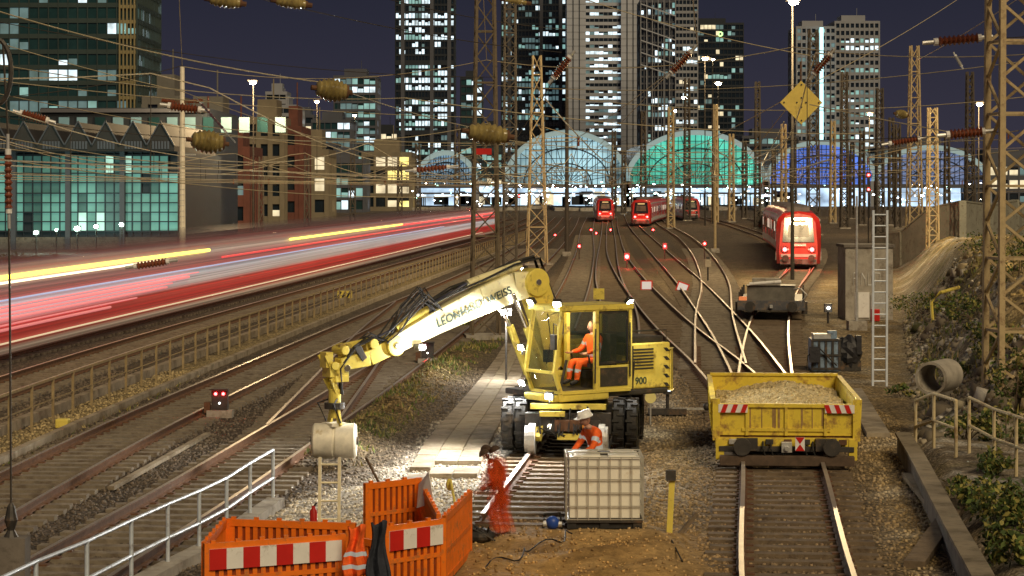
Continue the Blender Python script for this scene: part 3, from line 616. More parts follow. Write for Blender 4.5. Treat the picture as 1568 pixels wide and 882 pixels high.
def ball_ins(px,py,d,wr,hr,name='strain_insulator'):
    p=P(px,py,d); mb=MB(); a=Vector((-wr,-.35*wr,.12*wr));
    n=14; prof=[]
    for i in range(n+1):
        t=i/n; prof.append((t,hr*math.sin(math.pi*(.12+.76*t))**.55*(1. if i%2 else .78)))
    prof=[(0,.02)]+prof+[(1,.02)]
    mb.lathe(-a,a,prof,insy,26); mb.cyl(-a*1.35,-a,.035,rust,n=8); mb.cyl(a,a*1.35,.035,rust,n=8)
    mb.lathe(-a*1.05,-a*.9,[(0,.02),(0,hr*.55),(1,hr*.62),(1,.02)],rust,16); mb.obj(name,loc=p,smooth=True)
ball_ins(508,138,30,.2,.165); ball_ins(318,217,34,.23,.19); ball_ins(747,205,30,.26,.155); ball_ins(345,2,30,.2,.10); ball_ins(446,4,30,.2,.09); ball_ins(1380,175,60,.16,.13); ball_ins(790,2,40,.2,.06)
def stick_ins(p0,p1,r,name='rod_insulator',m=insb):
    a=P(*p0);b=P(*p1); mb=MB(); n=17; t0=.22
    A=a.lerp(b,t0);B=a.lerp(b,1-t0); mb.lathe(A,B,[(0,.02)]+[(i/n,r if i%2 else r*.5) for i in range(n+1)]+[(1,.02)],m,12)
    mb.cyl(a,A,r*.4,steel,n=8); mb.cyl(B,b,r*.4,steel,n=8); mb.lathe(a.lerp(b,t0-.06),A,[(0,.02),(0,r*.7),(1,r*.7),(1,.02)],white,10); mb.lathe(B,a.lerp(b,1-t0+.06),[(0,.02),(0,r*.7),(1,r*.7),(1,.02)],white,10); mb.obj(name)
for a,b in (((1066,70,60),(1020,120,60)),((880,78,62),(840,128,62)),((1278,74,60),(1240,122,60))): stick_ins(a,b,.12)
stick_ins((1413,66,52),(1520,56,52),.13); stick_ins((1435,208,50),(1522,200,50),.13); stick_ins((620,262,60),(702,254,60),.09); stick_ins((192,410,70),(272,398,70),.13); stick_ins((360,218,60),(300,150,90),.05)
stick_ins((245,160,88),(320,170,88),.2); stick_ins((1350,222,60),(1420,210,60),.1); stick_ins((20,170,40),(85,188,40),.09)
stick_ins((12,205,30),(14,350,30),.06); stick_ins((1460,80,55),(1475,106,55),.05,m=steel)
mb=MB(); h=.56; mb.prism([(0,0,h),(h,0,0),(0,0,-h),(-h,0,0)],(0,.03,0),M('sign_yellow',(.78,.60,.14),.5,0,.15,3,dirt=(.5,.38,.1),dirtamt=.3))
for dx,dz in((0,.12),(0,-.12),(-.12,0),(.12,0),(0,h-.1),(0,-h+.1),(h-.1,0),(-h+.1,0)): mb.cyl((dx,-.02,dz),(dx,.0,dz),.022,dgrey,n=8)
mb.beam((-h,.05,0),(h,.05,0),.04,.04,rust); mb.beam((0,.05,-h),(0,.05,h+.5),.04,.04,rust)
mb.obj('diamond_catenary_sign',loc=P(1227,157,57),rz=.15)
mb=MB(); mb.tube([P(4,60,30),P(12,200,30),P(15,460,30),P(17,770,30)],.015,wired,6); mb.lathe(P(17,770,30),P(17,822,30),[(0,.02),(.1,.05),(.5,.09),(.8,.05),(1,.1),(1,.0)],dgrey,10)
mb.box(P(22,850,30)+Vector((0,0,-.15)),(.36,.36,.8),concd); mb.obj('tensioning_weight')
mb=MB(); c=P(-4,110,26); 
for i in range(20):
    a=i/20*6.283;b=(i+1)/20*6.283; mb.cyl(c+Vector((math.cos(a)*.16,0,math.sin(a)*.38)),c+Vector((math.cos(b)*.16,0,math.sin(b)*.38)),.03,dgrey,n=6)
mb.obj('cable_loop')
# ------------------------------------------------------------------ fence along walkway (left)
FE=[(44,-10.9),(47,-10.8),(64,-10.0),(97,-8.07),(170,-3.2),(250,2.5)]
fx=lambda y:interp(FE,y)
mb=MB(); gal=M('fence_steel_ochre',(.30,.23,.12),.7,.2,.25,4)
y=40.
while y<235:
    st=1.9; x=fx(y);x2=fx(y+st); mb.beam((x,y,0),(x,y,1.02),.06,.06,gal)
    for z,rr in((1.02,.045),(.55,.025)): mb.beam((x,y,z),(x2,y+st,z),rr,rr,gal)
    y+=st
mb.obj('walkway_fence')
mb=MB(); y=38.
while y<235:
    st=3.; mb.beam((fx(y)+.85,y,.05),(fx(y+st)+.85,y+st,.05),.16,.22,slabm); mb.beam((fx(y)-.5,y,.1),(fx(y+st)-.5,y+st,.1),.2,.24,slabm); y+=st
mb.obj('cable_trough_kerb')
mb=MB(); y=60.
while y<330:
    x=interp(TR['T3'],y)-3.5; x2=interp(TR['T3'],y+4)-3.5; mb.beam((x,y,.9),(x2,y+4,.9),.06,.06,gal); mb.beam((x,y,0),(x,y,1.1),.08,.08,gal); mb.beam((x,y,.35),(x2,y+4,.35),.25,.6,concd); y+=4
mb.obj('boundary_fence')
mb=MB(); p=G(96,656); mb.box((p.x,p.y,.12),(.28,.3,.2),yel); mb.obj('trackside_box',bevel=.02)
mb=MB(); p=G(528,462); mb.box((p.x,p.y,.35),(.7,.25,.35),yel); 
for k in range(3): mb.box((p.x-.25+.22*k,p.y-.13,.35),(.09,.01,.33),blk,Matrix.Rotation(.5,3,'Y'))
mb.obj('track_barrier_board')
mb=MB(); a=G(170,752);b=G(318,668); mb.beam((a.x,a.y,.05),(b.x,b.y,.05),.12,.07,slabm); a=G(560,690);b=G(648,592); mb.beam((a.x,a.y,.08),(b.x,b.y,.08),.1,.1,slabm); mb.obj('cable_duct')
# ------------------------------------------------------------------ moving train (long-exposure streaks)
def streak_mat(name,zones,em):
    m,n,b=nt(name); L=n.links; t=n.nodes.new('ShaderNodeUVMap'); t.uv_map='run'
    mp=n.nodes.new('ShaderNodeMapping'); mp.inputs['Scale'].default_value=(.12,44,1); L.new(t.outputs[0],mp.inputs[0])
    no=n.nodes.new('ShaderNodeTexNoise'); no.inputs['Scale'].default_value=1; no.inputs['Detail'].default_value=4; L.new(mp.outputs[0],no.inputs['Vector'])
    sx=n.nodes.new('ShaderNodeSeparateXYZ'); L.new(t.outputs[0],sx.inputs[0])
    r=n.nodes.new('ShaderNodeValToRGB'); L.new(sx.outputs['Y'],r.inputs[0]); cr=r.color_ramp
    cr.elements[0].position=zones[0][0]; cr.elements[0].color=zones[0][1]
    cr.elements[1].position=zones[-1][0]; cr.elements[1].color=zones[-1][1]
    for p_,c_ in zones[1:-1]: e_=cr.elements.new(p_); e_.color=c_
    mr=n.nodes.new('ShaderNodeMapRange'); mr.inputs[1].default_value=.3;mr.inputs[2].default_value=.7;mr.inputs[3].default_value=.45;mr.inputs[4].default_value=1.55; L.new(no.outputs['Fac'],mr.inputs[0])
    v=n.nodes.new('ShaderNodeVectorMath'); v.operation='SCALE'; L.new(r.outputs['Color'],v.inputs[0]); L.new(mr.outputs[0],v.inputs['Scale'])
    L.new(v.outputs[0],b.inputs['Base Color']); L.new(v.outputs[0],b.inputs['Emission Color']); b.inputs['Emission Strength'].default_value=em
    L.new(r.outputs['Alpha'],b.inputs['Alpha']); b.inputs['Roughness'].default_value=.45; m.cycles.emission_sampling='NONE'; return m
sm=streak_mat('blurred_train_glow',[(0,(.10,.03,.02,.45)),(.05,(.48,.38,.28,.8)),(.09,(.32,.05,.03,.85)),(.15,(.42,.025,.025,.9)),(.28,(.46,.025,.022,.9)),(.33,(.60,.54,.54,.9)),(.46,(.50,.56,.62,.9)),(.51,(.40,.06,.05,.9)),(.60,(.22,.08,.075,.85)),(.69,(.50,.44,.42,.8)),(.74,(.20,.05,.05,.7)),(.86,(.05,.03,.03,.4)),(1,(.02,.02,.02,0.05))],.40)  # colour bands also emit, so the blurred body's brightness is painted in
def ribbon_train():
    root=empty('passing_train'); ys=np.arange(44,262,2.5); pts=TR['T']; vs=[];uv=[];fs=[]
    prof=[(1.45,.35,0.),(1.5,1.2,.25),(1.5,2.6,.66),(1.42,3.1,.78),(1.1,3.5,.9),(.0,3.7,1.),(-1.1,3.5,.9),(-1.5,2.6,.66),(-1.5,.35,0)]
    n=len(prof)
    for y in ys:
        x=interp(pts,float(y)); dx=(interp(pts,float(y)+.5)-interp(pts,float(y)-.5)); nn=Vector((1,-dx,0)).normalized()
        for o,z,t in prof: vs.append((x+nn.x*o,y+nn.y*o,z)); uv.append((y*.1,t))
    for i in range(len(ys)-1):
        for k in range(n-1): fs.append((i*n+k,i*n+k+1,(i+1)*n+k+1,(i+1)*n+k))
    me=bpy.data.meshes.new('carriages'); me.from_pydata(vs,[],fs); u=me.uv_layers.new(name='run')
    for l in me.loops: u.data[l.index].uv=uv[l.vertex_index]
    me.materials.append(sm); o=bpy.data.objects.new('carriages',me); COL.objects.link(o); o.parent=root
    def trail(ya,yb,off,z,r,mat):
        mb=MB(); yy=np.linspace(ya,yb,40); mb.tube([(interp(pts,float(y))+off,float(y),z) for y in yy],r,mat,6)
        mb.obj('light_trail',parent=root)
    trail(44,97,1.62,2.75,.075,E('trail_yellow',(1,.78,.12),2.6)); trail(44,88,1.62,2.58,.04,E('trail_white',(1,.9,.6),2.)); trail(118,168,1.62,2.75,.065,MC['trail_yellow']); trail(165,262,1.6,2.7,.06,E('trail_red',(1,.05,.05),1.5))
    for z,r,yb in((1.86,.025,95),(1.74,.06,93),(1.60,.03,90),(1.48,.045,89),(1.30,.03,84),(1.16,.05,80)): trail(44,yb,1.6,z,r,E('trail_pink%d'%int(z*100),(1,.26,.26),.55+.5*(z-1.1)))
    trail(44,240,1.6,.75,.03,E('trail_cream',(1,.8,.5),.6)); trail(100,262,1.6,2.35,.05,E('trail_red2',(1,.08,.08),.8)); trail(60,200,1.6,2.05,.03,E('trail_blue',(.6,.7,1),.6))
ribbon_train()
# ------------------------------------------------------------------ standing red regional train
def red_train(name,pts,yf,length,lights=True,winlit=.35):
    root=empty(name); mb=MB(); wg=M('train_window',(.02,.02,.025),.1,0,.2,1,spec=.8); wl=E('train_window_glow',(1,.8,.6),.8,var=.6,scale=.7); grey=M('train_skirt_grey',(.12,.11,.11),.6,0,.2,2); lg=M('train_light_grey',(.45,.43,.42),.5,0,.15,2)  # glowing panes stand in for lit reflections on dark side windows
    ncar=max(1,int(length/17)); cl=length/ncar
    for c in range(ncar):
        a=yf+c*cl+(.0 if c==0 else .5); b=yf+(c+1)*cl
        A=Vector((interp(pts,a),a,0));B=Vector((interp(pts,b),b,0)); t=(B-A).normalized(); s=Vector((t.y,-t.x,0)); Lc=(B-A).length
        def T(u,v,z): return A+t*u+s*v+Vector((0,0,z))
        prof=[(1.42,.45),(1.48,1.0),(1.48,2.9),(1.35,3.45),(1.0,3.8),(.0,3.95)]; prof=prof+[(-x,z) for x,z in prof[-2::-1]]
        u0=.9 if c==0 else 0
        n=len(prof); vs=[T(u0,x,z) for x,z in prof]+[T(Lc,x,z) for x,z in prof]
        mb.add(vs,[(i,i+1,n+i+1,n+i) for i in range(n-1)]+[tuple(range(n)),tuple(range(2*n-1,n-1,-1))],trainred)
        for sd in(-1,1):
            mb.beam(T(u0+.5,sd*1.485,2.35),T(Lc-.5,sd*1.485,2.35),.03,1.0,wg)
            k=u0+1.2
            while k<Lc-1.5:
                mb.beam(T(k,sd*1.50,2.35),T(k+1.2,sd*1.50,2.35),.02,.8,wl if R()<winlit else wg); mb.beam(T(k+1.3,sd*1.505,2.35),T(k+1.42,sd*1.505,2.35),.025,1.0,trainred)
                k+=1.55
            for dk in(.28,.72): mb.beam(T(Lc*dk-.65,sd*1.51,1.9),T(Lc*dk+.65,sd*1.51,1.9),.02,2.3,lg); mb.beam(T(Lc*dk-.45,sd*1.525,2.2),T(Lc*dk+.45,sd*1.525,2.2),.02,1.2,wg)
            mb.beam(T(u0,sd*1.49,.95),T(Lc,sd*1.49,.95),.04,.55,lg); mb.beam(T(u0,sd*1.42,3.35),T(Lc,sd*1.42,3.35),.04,.12,lg)
        mb.beam(T(1,0,.45),T(Lc-1,0,.45),2.3,.5,grey)
        for k in (.15,.4,.65,.85): mb.beam(T(Lc*k,0,4.05),T(Lc*k+1.8,0,4.05),1.5,.28,grey)
        for k in(.12,.2,.82,.9):
            for sd in(-.75,.75): mb.cyl(T(Lc*k,sd-.06,.6),T(Lc*k,sd+.06,.6),.42,dgrey,n=14)
        if c==0:
            pr=[(1.42,.5),(1.46,1.3),(1.44,2.0),(1.3,3.2),(.95,3.75),(0,3.9)]; pr=pr+[(-x,z) for x,z in pr[-2::-1]]
            def fu(z): return .05 if z<1.5 else .05+(z-1.5)*.28
            rings=[T(.9,x,z) for x,z in prof]
            fr=[T(fu(z),x*.86,z if z<3.6 else z-.1) for x,z in pr]; n1=len(fr)
            mb.add(rings+fr,[(i,i+1,n1+i+1,n1+i) for i in range(n1-1)]+[tuple(range(2*n1-1,n1-1,-1))],trainred)
            q=[(-1.05,1.9),(1.05,1.9),(.9,3.5),(-.9,3.5)]; mb.add([T(fu(z)-.03,x,z) for x,z in q],[(0,1,2,3)],wg)
            q=[(-.72,2.25),(.72,2.25),(.65,3.05),(-.65,3.05)]; mb.add([T(fu(z)-.05,x,z) for x,z in q],[(0,1,2,3)],M('windscreen_beige_reflect',(.10,.08,.055),.3,0,.6,1.5))
            mb.beam(T(fu(3.3)-.08,-.5,3.3),T(fu(3.3)-.08,.5,3.3),.05,.16,E('destination_display',(1,.75,.3),.6))
            mb.beam(T(fu(2.3)-.08,-.3,2.0),T(fu(3.0)-.08,.35,2.9),.02,.03,blk)
            mb.beam(T(-.0,-.5,1.72),T(-.0,.5,1.72),.04,.16,white); mb.beam(T(-.05,-1.2,.62),T(-.05,1.2,.62),.3,.34,grey); mb.beam(T(-.1,-.25,.62),T(-.1,.25,.62),.5,.3,dgrey); mb.beam(T(0,-1.15,1.02),T(0,1.15,1.02),.06,.2,lg)
            for sd in(-.85,.85):
                mb.cyl(T(.1,sd,.85),T(-.35,sd,.85),.1,dgrey); mb.cyl(T(-.35,sd,.85),T(-.42,sd,.85),.22,dgrey)
                mb.cyl(T(.06,sd*1.05,1.42),T(-.02,sd*1.05,1.42),.24,dgrey,n=14)
                mb.sph(T(-.05,sd*1.05,1.42),.14,Ered if lights else wg,10,6); mb.sph(T(0,sd*.8,1.42),.07,white,8,5)
    mb.obj('carriages',parent=root,smooth=True)
    if lights:
        p=Vector((interp(pts,yf),yf,1.4)); lamp('tail_light',p+Vector((0,-2.0,-.4)),160,(1,.10,.05),.3,parent=root)
    return root
red_train('regional_train',TR['B'],147,72)
red_train('regional_train',[(318,18.4),(340,20.2),(400,27),(460,34)],322,70)
red_train('regional_train',[(360,15.2),(400,16.3),(460,18)],365,60)
red_train('regional_train',[(380,31),(420,32),(470,34)],385,50,lights=False)
# ------------------------------------------------------------------ low walls, cabin etc
def wall(name,pts,h,th,mat,z0=-.2,panel=4.):
    mb=MB()
    for (a,b) in zip(pts[:-1],pts[1:]):
        a=Vector(a);b=Vector(b); n=max(1,int((b-a).length/panel))
        for k in range(n):
            p=a.lerp(b,k/n);q=a.lerp(b,(k+1)/n); zz=float(gz(p.x,p.y))+z0; 
            P0=Vector((p.x,p.y,zz+h/2));Q0=Vector((q.x,q.y,float(gz(q.x,q.y))+z0+h/2)); mb.beam(P0,Q0-(Q0-P0)*.01,th,h,mat); mb.box((p.x,p.y,zz+h/2+.04),(th+.14,th+.14,h+.08),mat)
            mb.beam(P0+Vector((0,0,h/2+.05)),Q0+Vector((0,0,h/2+.05)),th+.1,.1,mat)
    mb.obj(name)
wallm=M('noise_wall_panels',(.20,.20,.17),.85,0,.2,1.5,bump=.2,dirt=(.10,.09,.07),dirtamt=.4)
wall('noise_wall',[(37.3,340),(29.5,240),(27.5,212)],2.0,.3,wallm)
wall('noise_wall',[(25.5,156),(29,143),(34,150),(45,185)],2.4,.3,wallm)
mb=MB(); p=G(1331,490); mb.bb(-.98,.98,0,2.2,0,3.0,concrete); mb.bb(-1.05,1.05,-.07,2.27,3.0,3.12,concd); mb.bb(-.6,.0,-.04,0,.1,1.15,white); mb.bb(.05,.65,-.05,0,.1,1.1,steel)
gr=M('graffiti_grey',(.6,.6,.58),.6,0,.1,4); gx=-.65
for seg in ([(0,0),(0,.5),(.18,.5),(.18,.3),(0,.27)],[(.3,0),(.34,.5),(.48,.25),(.5,0)],[(.6,.5),(.6,0),(.75,.0),(.78,.45)],[(.9,0),(.88,.5),(1.1,.48),(1.08,.05)]):
    for a,b in zip(seg[:-1],seg[1:]): mb.beam((gx+a[0],-.012,1.45+a[1]),(gx+b[0],-.012,1.45+b[1]),.012,.05,gr)
mb.obj('relay_cabin',loc=(p.x,p.y,0),bevel=.0)
def ladder(name,a,b,wd,step,mat,side=(1,0,0),r=.028):
    a=Vector(a);b=Vector(b);s=Vector(side)*wd/2; mb=MB(); mb.beam(a-s,b-s,r*2,r*2.6,mat); mb.beam(a+s,b+s,r*2,r*2.6,mat); L_=(b-a).length; n=int(L_/step)
    for k in range(1,n+1): c=a.lerp(b,(k-.4)/n); mb.cyl(c-s,c+s,r*.75,mat,n=6)
    return mb.obj(name)
d_=61.; ladder('mast_ladder',P(1347,594,d_),P(1348,322,d_+.4),.38,.3,M('ladder_galvanised',(.6,.66,.74),.45,.2,.1,5))
ladder('access_ladder',G(504,812),P(505,700,35.3),.31,.25,M('ladder_aluminium',(.80,.72,.5),.5,.1,.2,5),r=.024)
mb=MB(); c=P(1432,577,48.6); dirv=Vector((.55,.83,0)).normalized(); n=28; ro,ri=.36,.30
a=c-dirv*.5+Vector((.1,0,0));b=c+dirv*.7
mb.lathe(a,b,[(0,ri),(0,ro),(1,ro),(1,ri),(0,ri)],concrete,n); mb.obj('concrete_pipe',smooth=True)
mb=MB(); mb.tube([P(1428,490,56),P(1426,462,56),P(1440,448,56),P(1468,440,57)],.045,yel,8); mb.obj('yellow_vent_pipe',smooth=True)
def railing(name,pts,h,mat,nr=2,r=.03):
    mb=MB(); pts=[Vector(p) for p in pts]
    for p in pts: mb.cyl(p-Vector((0,0,.1)),p+Vector((0,0,h)),r,mat,n=8)
    for a,b in zip(pts[:-1],pts[1:]):
        for k in range(nr): z=h*(1-k/nr*1.0); mb.cyl(a+Vector((0,0,z)),b+Vector((0,0,z)),r*.9,mat,n=8)
    return mb.obj(name,smooth=False)
gala=M('railing_steel_warm',(.60,.50,.30),.6,.1,.2,6,dirt=(.3,.18,.08),dirtamt=.3)
def rg(px,d): x=(px-CX)*d/FL; return (x,d,float(gz(x,d)))
railing('handrail',[rg(1402,45.3),rg(1430,44.2),rg(1464,42.2)],1.08,gala,2,.034)
railing('handrail',[rg(1484,43),rg(1522,41),rg(1556,39.5),rg(1610,37.5)],1.08,gala,2,.034)
mb=MB(); pr=[(45.2,7.95),(41,7.5),(37,7.02),(33,6.55),(29,6.1),(24,5.5)]
for (y0,x0),(y1,x1) in zip(pr[:-1],pr[1:]):
    mb.beam((x0,y0,.1),(x1,y1,.1),.22,.62,concd); mb.beam((x0,y0,.43),(x1,y1,.43),.30,.06,M('coping_weathered',(.24,.20,.14),.9,0,.35,3,bump=.3,dirt=(.10,.08,.05),dirtamt=.6,dscale=1.5))
mb.obj('retaining_wall')
mb=MB(); a=G(1395,735);b=G(1440,800); mb.beam((a.x,a.y,.1),(b.x+.1,b.y,.1),.35,.08,slabm); a=G(1470,790);b=G(1400,870); mb.beam((a.x,a.y,.25),(b.x,b.y,.05),.3,.1,wood); a=G(1305,600); b=G(1345,670); mb.beam((a.x,a.y,.05),(b.x,b.y,.05),.5,.1,slabm); mb.obj('planks')
rl=[]
for px,y in((418,689),(383,709),(347,732),(305,752),(257,772),(201,797),(133,829),(55,860),(-30,900)):
    d_=4.45*FL/(y-HY); rl.append(Vector(((px-CX)*d_/FL,d_,0)))
railing('handrail',rl,.95,M('galvanised_bright',(.62,.70,.80),.4,.25,.12,5,dirt=(.3,.3,.32),dirtamt=.25),nr=2,r=.03)
mb=MB()
for a,b in zip(rl[:-1],rl[1:]): mb.beam(a+Vector((.05,0,.06)),b+Vector((.05,0,.06)),.3,.16,concrete)
mb.obj('kerb_edge')
# ------------------------------------------------------------------ signals
def dwarf_signal(px,py,reds=2,name='dwarf_signal'):
    g=G(px,py); mb=MB(); mb.box((0,0,.1),(.6,.35,.18),concrete); mb.box((0,0,.45),(.38,.22,.5),dgrey); mb.beam((-.22,-.16,.69),(.22,-.16,.69),.16,.03,dgrey)
    mb.box((-.3,0,.25),(.14,.2,.25),rust)
    for k in range(reds): mb.sph((-.09+.18*k,-.12,.58),.035,Ered,8,6)
    mb.sph((0,-.12,.36),.024,E('lamp_white_small',(1,1,.9),8),6,5)
    mb.obj(name,loc=g)
dwarf_signal(337,640); dwarf_signal(655,558,1)
lamp('signal_glow',G(337,640)+Vector((0,-.6,.6)),1.5,(1,.05,.05),.05)
for px,py in((960,393),(887,377),(913,357),(935,352),(1018,377),(1079,373),(850,360),(1330,290),(738,330),(905,352),(1000,352),(1330,268),(795,300)):
    d_=170 if py>370 else 260
    if px==1330: d_=180
    if px==960: d_=150
    p=P(px,py,d_); mb=MB(); mb.cyl((p.x,p.y+.12,0),(p.x,p.y+.12,p.z),.05,dgrey,n=6); mb.box((p.x,p.y+.12,p.z),(.36,.2,.5),dgrey); mb.sph((p.x,p.y,p.z),.14 if px==960 else .095,Ered,8,6); mb.obj('red_signal_light')
    if px in(960,1018): lamp('signal_glow',p+Vector((0,-.8,0)),160,(1,.04,.05),.1)
for px,py,c1 in((990,437,'w'),(1045,440,'r')):
    d_=118; p=P(px,py,d_); mb=MB(); mb.cyl((p.x,p.y+.05,0),(p.x,p.y+.05,p.z),.04,dgrey); Rm=Matrix.Rotation(.0 if c1=='w' else .35,3,'Y'); mb.box(p,(.64,.04,.54),M('board_red',(.7,.05,.03),.5,0,.1,4),Rm); mb.box(p-Vector((0,.03,0)),(.50,.02,.40),E('board_white_glow',(1,.9,.8),.5),Rm); mb.obj('shunting_board')  # white face emits to look lit; the board holds no lamp
mb=MB(); g=G(1022,636); mb.box((0,0,.1),(.9,.35,.14),dgrey); mb.cyl((0,0,0),(0,0,.55),.04,dgrey); mb.box((0,0,.68),(.2,.2,.34),dgrey); mb.quad((-.07,-.11,.58),(.07,-.11,.58),(.07,-.11,.8),(-.07,-.11,.8),E('switch_lamp',(.85,.95,1),1.5)); mb.beam((.1,0,.15),(1.0,.1,.15),.05,.05,steel); mb.sph((.95,.1,.2),.1,dgrey); mb.obj('switch_lantern',loc=g)
mb=MB(); g=G(996,650); mb.cyl((0,0,0),(0,0,.55),.02,steel); mb.cyl((0,-.03,.62),(0,.0,.62),.13,M('sign_cream',(.8,.72,.3),.5,0,.1,4),n=20); mb.obj('round_marker_sign',loc=g)
mb=MB(); g=G(1268,495); mb.cyl((0,0,0),(0,0,.5),.05,dgrey); mb.box((0,0,.62),(.3,.25,.35),dgrey); mb.sph((0,-.14,.62),.05,Ewhite,8,5); mb.obj('dwarf_signal',loc=g)
mb=MB(); g=G(1084,432); mb.cyl((0,0,0),(0,0,.9),.05,dgrey); mb.box((0,0,1.1),(.35,.3,.45),M('signal_lantern_box',(.3,.26,.2),.6),None); mb.box((0,0,1.4),(.2,.2,.16),dgrey); mb.obj('switch_lantern',loc=g)
mb=MB(); g=G(917,470); mb.box((0,0,.6),(.5,.1,.5),yel); mb.beam((0,0,0),(0,0,.5),.06,.06,dgrey); mb.obj('yellow_marker_board',loc=g)
mb=MB(); g=P(741,232,79); mb.box(g,(.55,.06,.22),red); mb.obj('mast_name_sign')
mb=MB(); g=G(1027,822); mb.box((0,0,.5),(.09,.07,1.0),yel,Matrix.Rotation(.05,3,'Y')); mb.box((0,-.02,.96),(.15,.12,.16),dgrey); mb.beam((.1,0,0),(.42,.1,.35),.06,.06,wood); mb.obj('yellow_post',loc=g)
# ------------------------------------------------------------------ ballast wagon
def wagon():
    root=empty('ballast_wagon'); y0=42.8; x0=interp(TR['A'],44.5)-.10; root.location=(x0,y0,0); root.rotation_euler=(0,0,-.075)
    mb=MB(); w=1.34; L_=5.6; zb,zt=.66,1.32
    for sd in(-1,1):
        mb.prism([(sd*w,0,zb),(sd*(w-.05),0,zb),(sd*(w-.0),0,zt),(sd*(w+.05),0,zt)],(0,L_,0),yelw)
        mb.beam((sd*(w+.06),-.02,zt),(sd*(w+.06),L_,zt),.10,.08,yelw)
        for k in range(8): mb.beam((sd*(w+.05),.1+k*.75,zb),(sd*(w+.08),.1+k*.75,zt-.05),.07,.07,yelw)
    mb.bb(-w,w,-.03,.03,zb,zt-.10,yelw); mb.bb(-w,w,L_-.03,L_+.03,zb,zt+.02,yelw); mb.bb(-w-.04,w+.04,-.07,.07,zt-.12,zt-.05,yelw); mb.bb(-w-.04,w+.04,L_-.06,L_+.06,zt+.02,zt+.08,yelw)
    mb.bb(-w,w,0,L_,zb-.08,zb,rust)
    for sd in(-1,1): mb.bb(sd*w-.07,sd*w+.07,-.09,.05,zb-.1,zt+.04,yelw)
    mb.bb(-.85,.85,-.06,-.02,zb+.08,zb+.14,yelw)
    for k in(-.75,0,.75): mb.bb(k-.03,k+.03,-.07,-.02,zb,zt-.12,yelw)
    for sd in(-1,1):
        cx_=sd*1.02
        mb.bb(cx_-.28,cx_+.28,-.10,-.075,zt-.22,zt-.06,white)
        for k in range(3): 
            x=cx_-.24+k*.19; mb.add([(x,-.105,zt-.22),(x+.09,-.105,zt-.22),(x+.09-sd*.06+.0,-.105,zt-.06),(x-sd*.06,-.105,zt-.06)],[(0,1,2,3)],red)
    for k in range(14): x=U(-.8,.8); mb.bb(x,x+U(.01,.03),-.036,-.031,zb+U(.05,.2),zt-.14,M('scrape_rust',(.32,.2,.08),.8,0,.3,8))
    mb.obj('skip_body',parent=root,bevel=.008)
    mb=MB(); n=26; vs=[];fs=[]
    for i in range(n+1):
        for j in range(n+1):
            u=-w+.07+(2*w-.14)*i/n; v=.06+(L_-.12)*j/n; h=zt-.30+.26*math.exp(-((u-.2)/.8)**2)*math.exp(-((v-3.8)/2.2)**2)+.05*math.sin(u*5+v*3)+U(-.02,.02)-.25*math.exp(-(v/.9)**2)
            vs.append((u,v,h))
    for i in range(n):
        for j in range(n): a=i*(n+1)+j; fs.append((a,a+n+1,a+n+2,a+1))
    mb.add(vs,fs,M('gravel_load',(.58,.47,.25),.95,0,.5,14,bump=1.)); 
    for k in range(1500):
        u=U(-w+.1,w-.1);v=U(.3,L_-.2); h=zt-.30+.26*math.exp(-((u-.2)/.8)**2)*math.exp(-((v-3.8)/2.2)**2)+.05*math.sin(u*5+v*3)-.25*math.exp(-(v/.9)**2); s_=U(.03,.06)
        mb.box((u,v,h),(s_,s_,s_),MC['gravel_load'],Euler((R()*3,R()*3,R()*3)).to_matrix())
    mb.obj('gravel_load',parent=root)
    mb=MB()
    mb.bb(-w-.02,w+.02,-.12,.1,.46,.62,yelw); mb.bb(-1.0,1.0,.1,L_,.42,.58,dgrey); mb.bb(-w+.05,w-.05,-.16,-.03,.36,.46,dgrey)
    mb.bb(-1.28,1.28,-.42,-.20,.12,.30,M('buffer_plank',(.09,.06,.04),.8,0,.4,5))
    for k in(-1,1):
        mb.bb(k*.75-.2,k*.75+.2,-.25,-.12,.38,.62,dgrey); mb.cyl((k*.85,-.12,.48),(k*.85,-.40,.48),.07,dgrey); mb.cyl((k*.85,-.40,.48),(k*.85,-.46,.48),.17,dgrey,n=16)
        mb.bb(k*1.27-.08,k*1.27+.08,-.14,.0,.2,.6,yelw)
        for yy in(1.0,2.2,L_-2.2,L_-1.0): mb.cyl((k*.75-.07,yy,.47),(k*.75+.07,yy,.47),.30,rust,n=20); mb.bb(k*1.0-.1,k*1.0+.1,yy-.2,yy+.2,.35,.6,dgrey)
    mb.cyl((0,-.1,.46),(0,-.35,.44),.05,steel); mb.bb(-.1,.1,-.3,-.15,.36,.56,steel)
    for k in(-.45,-.3,.35,.5): mb.tube([(k,-.14,.55),(k,-.3,.42),(k+.05,-.3,.28),(k+.08,-.2,.22)],.02,blk,6)
    for k in range(7): mb.bb(-1.1+k*.35,-.95+k*.35,-.18,-.15,.5+.02*(k%2),.6,random.choice([rust,steel,dgrey]))
    mb.obj('chassis',parent=root,bevel=.006)
    mb=MB(); mb.bb(.16,.34,-.33,-.31,.40,.66,white); 
    mb.add([(.16,-.335,.40),(.34,-.335,.40),(.25,-.335,.53)],[(0,1,2)],red); mb.add([(.16,-.335,.66),(.25,-.335,.53),(.34,-.335,.66)],[(0,1,2)],red); mb.obj('tail_board',parent=root)
wagon()
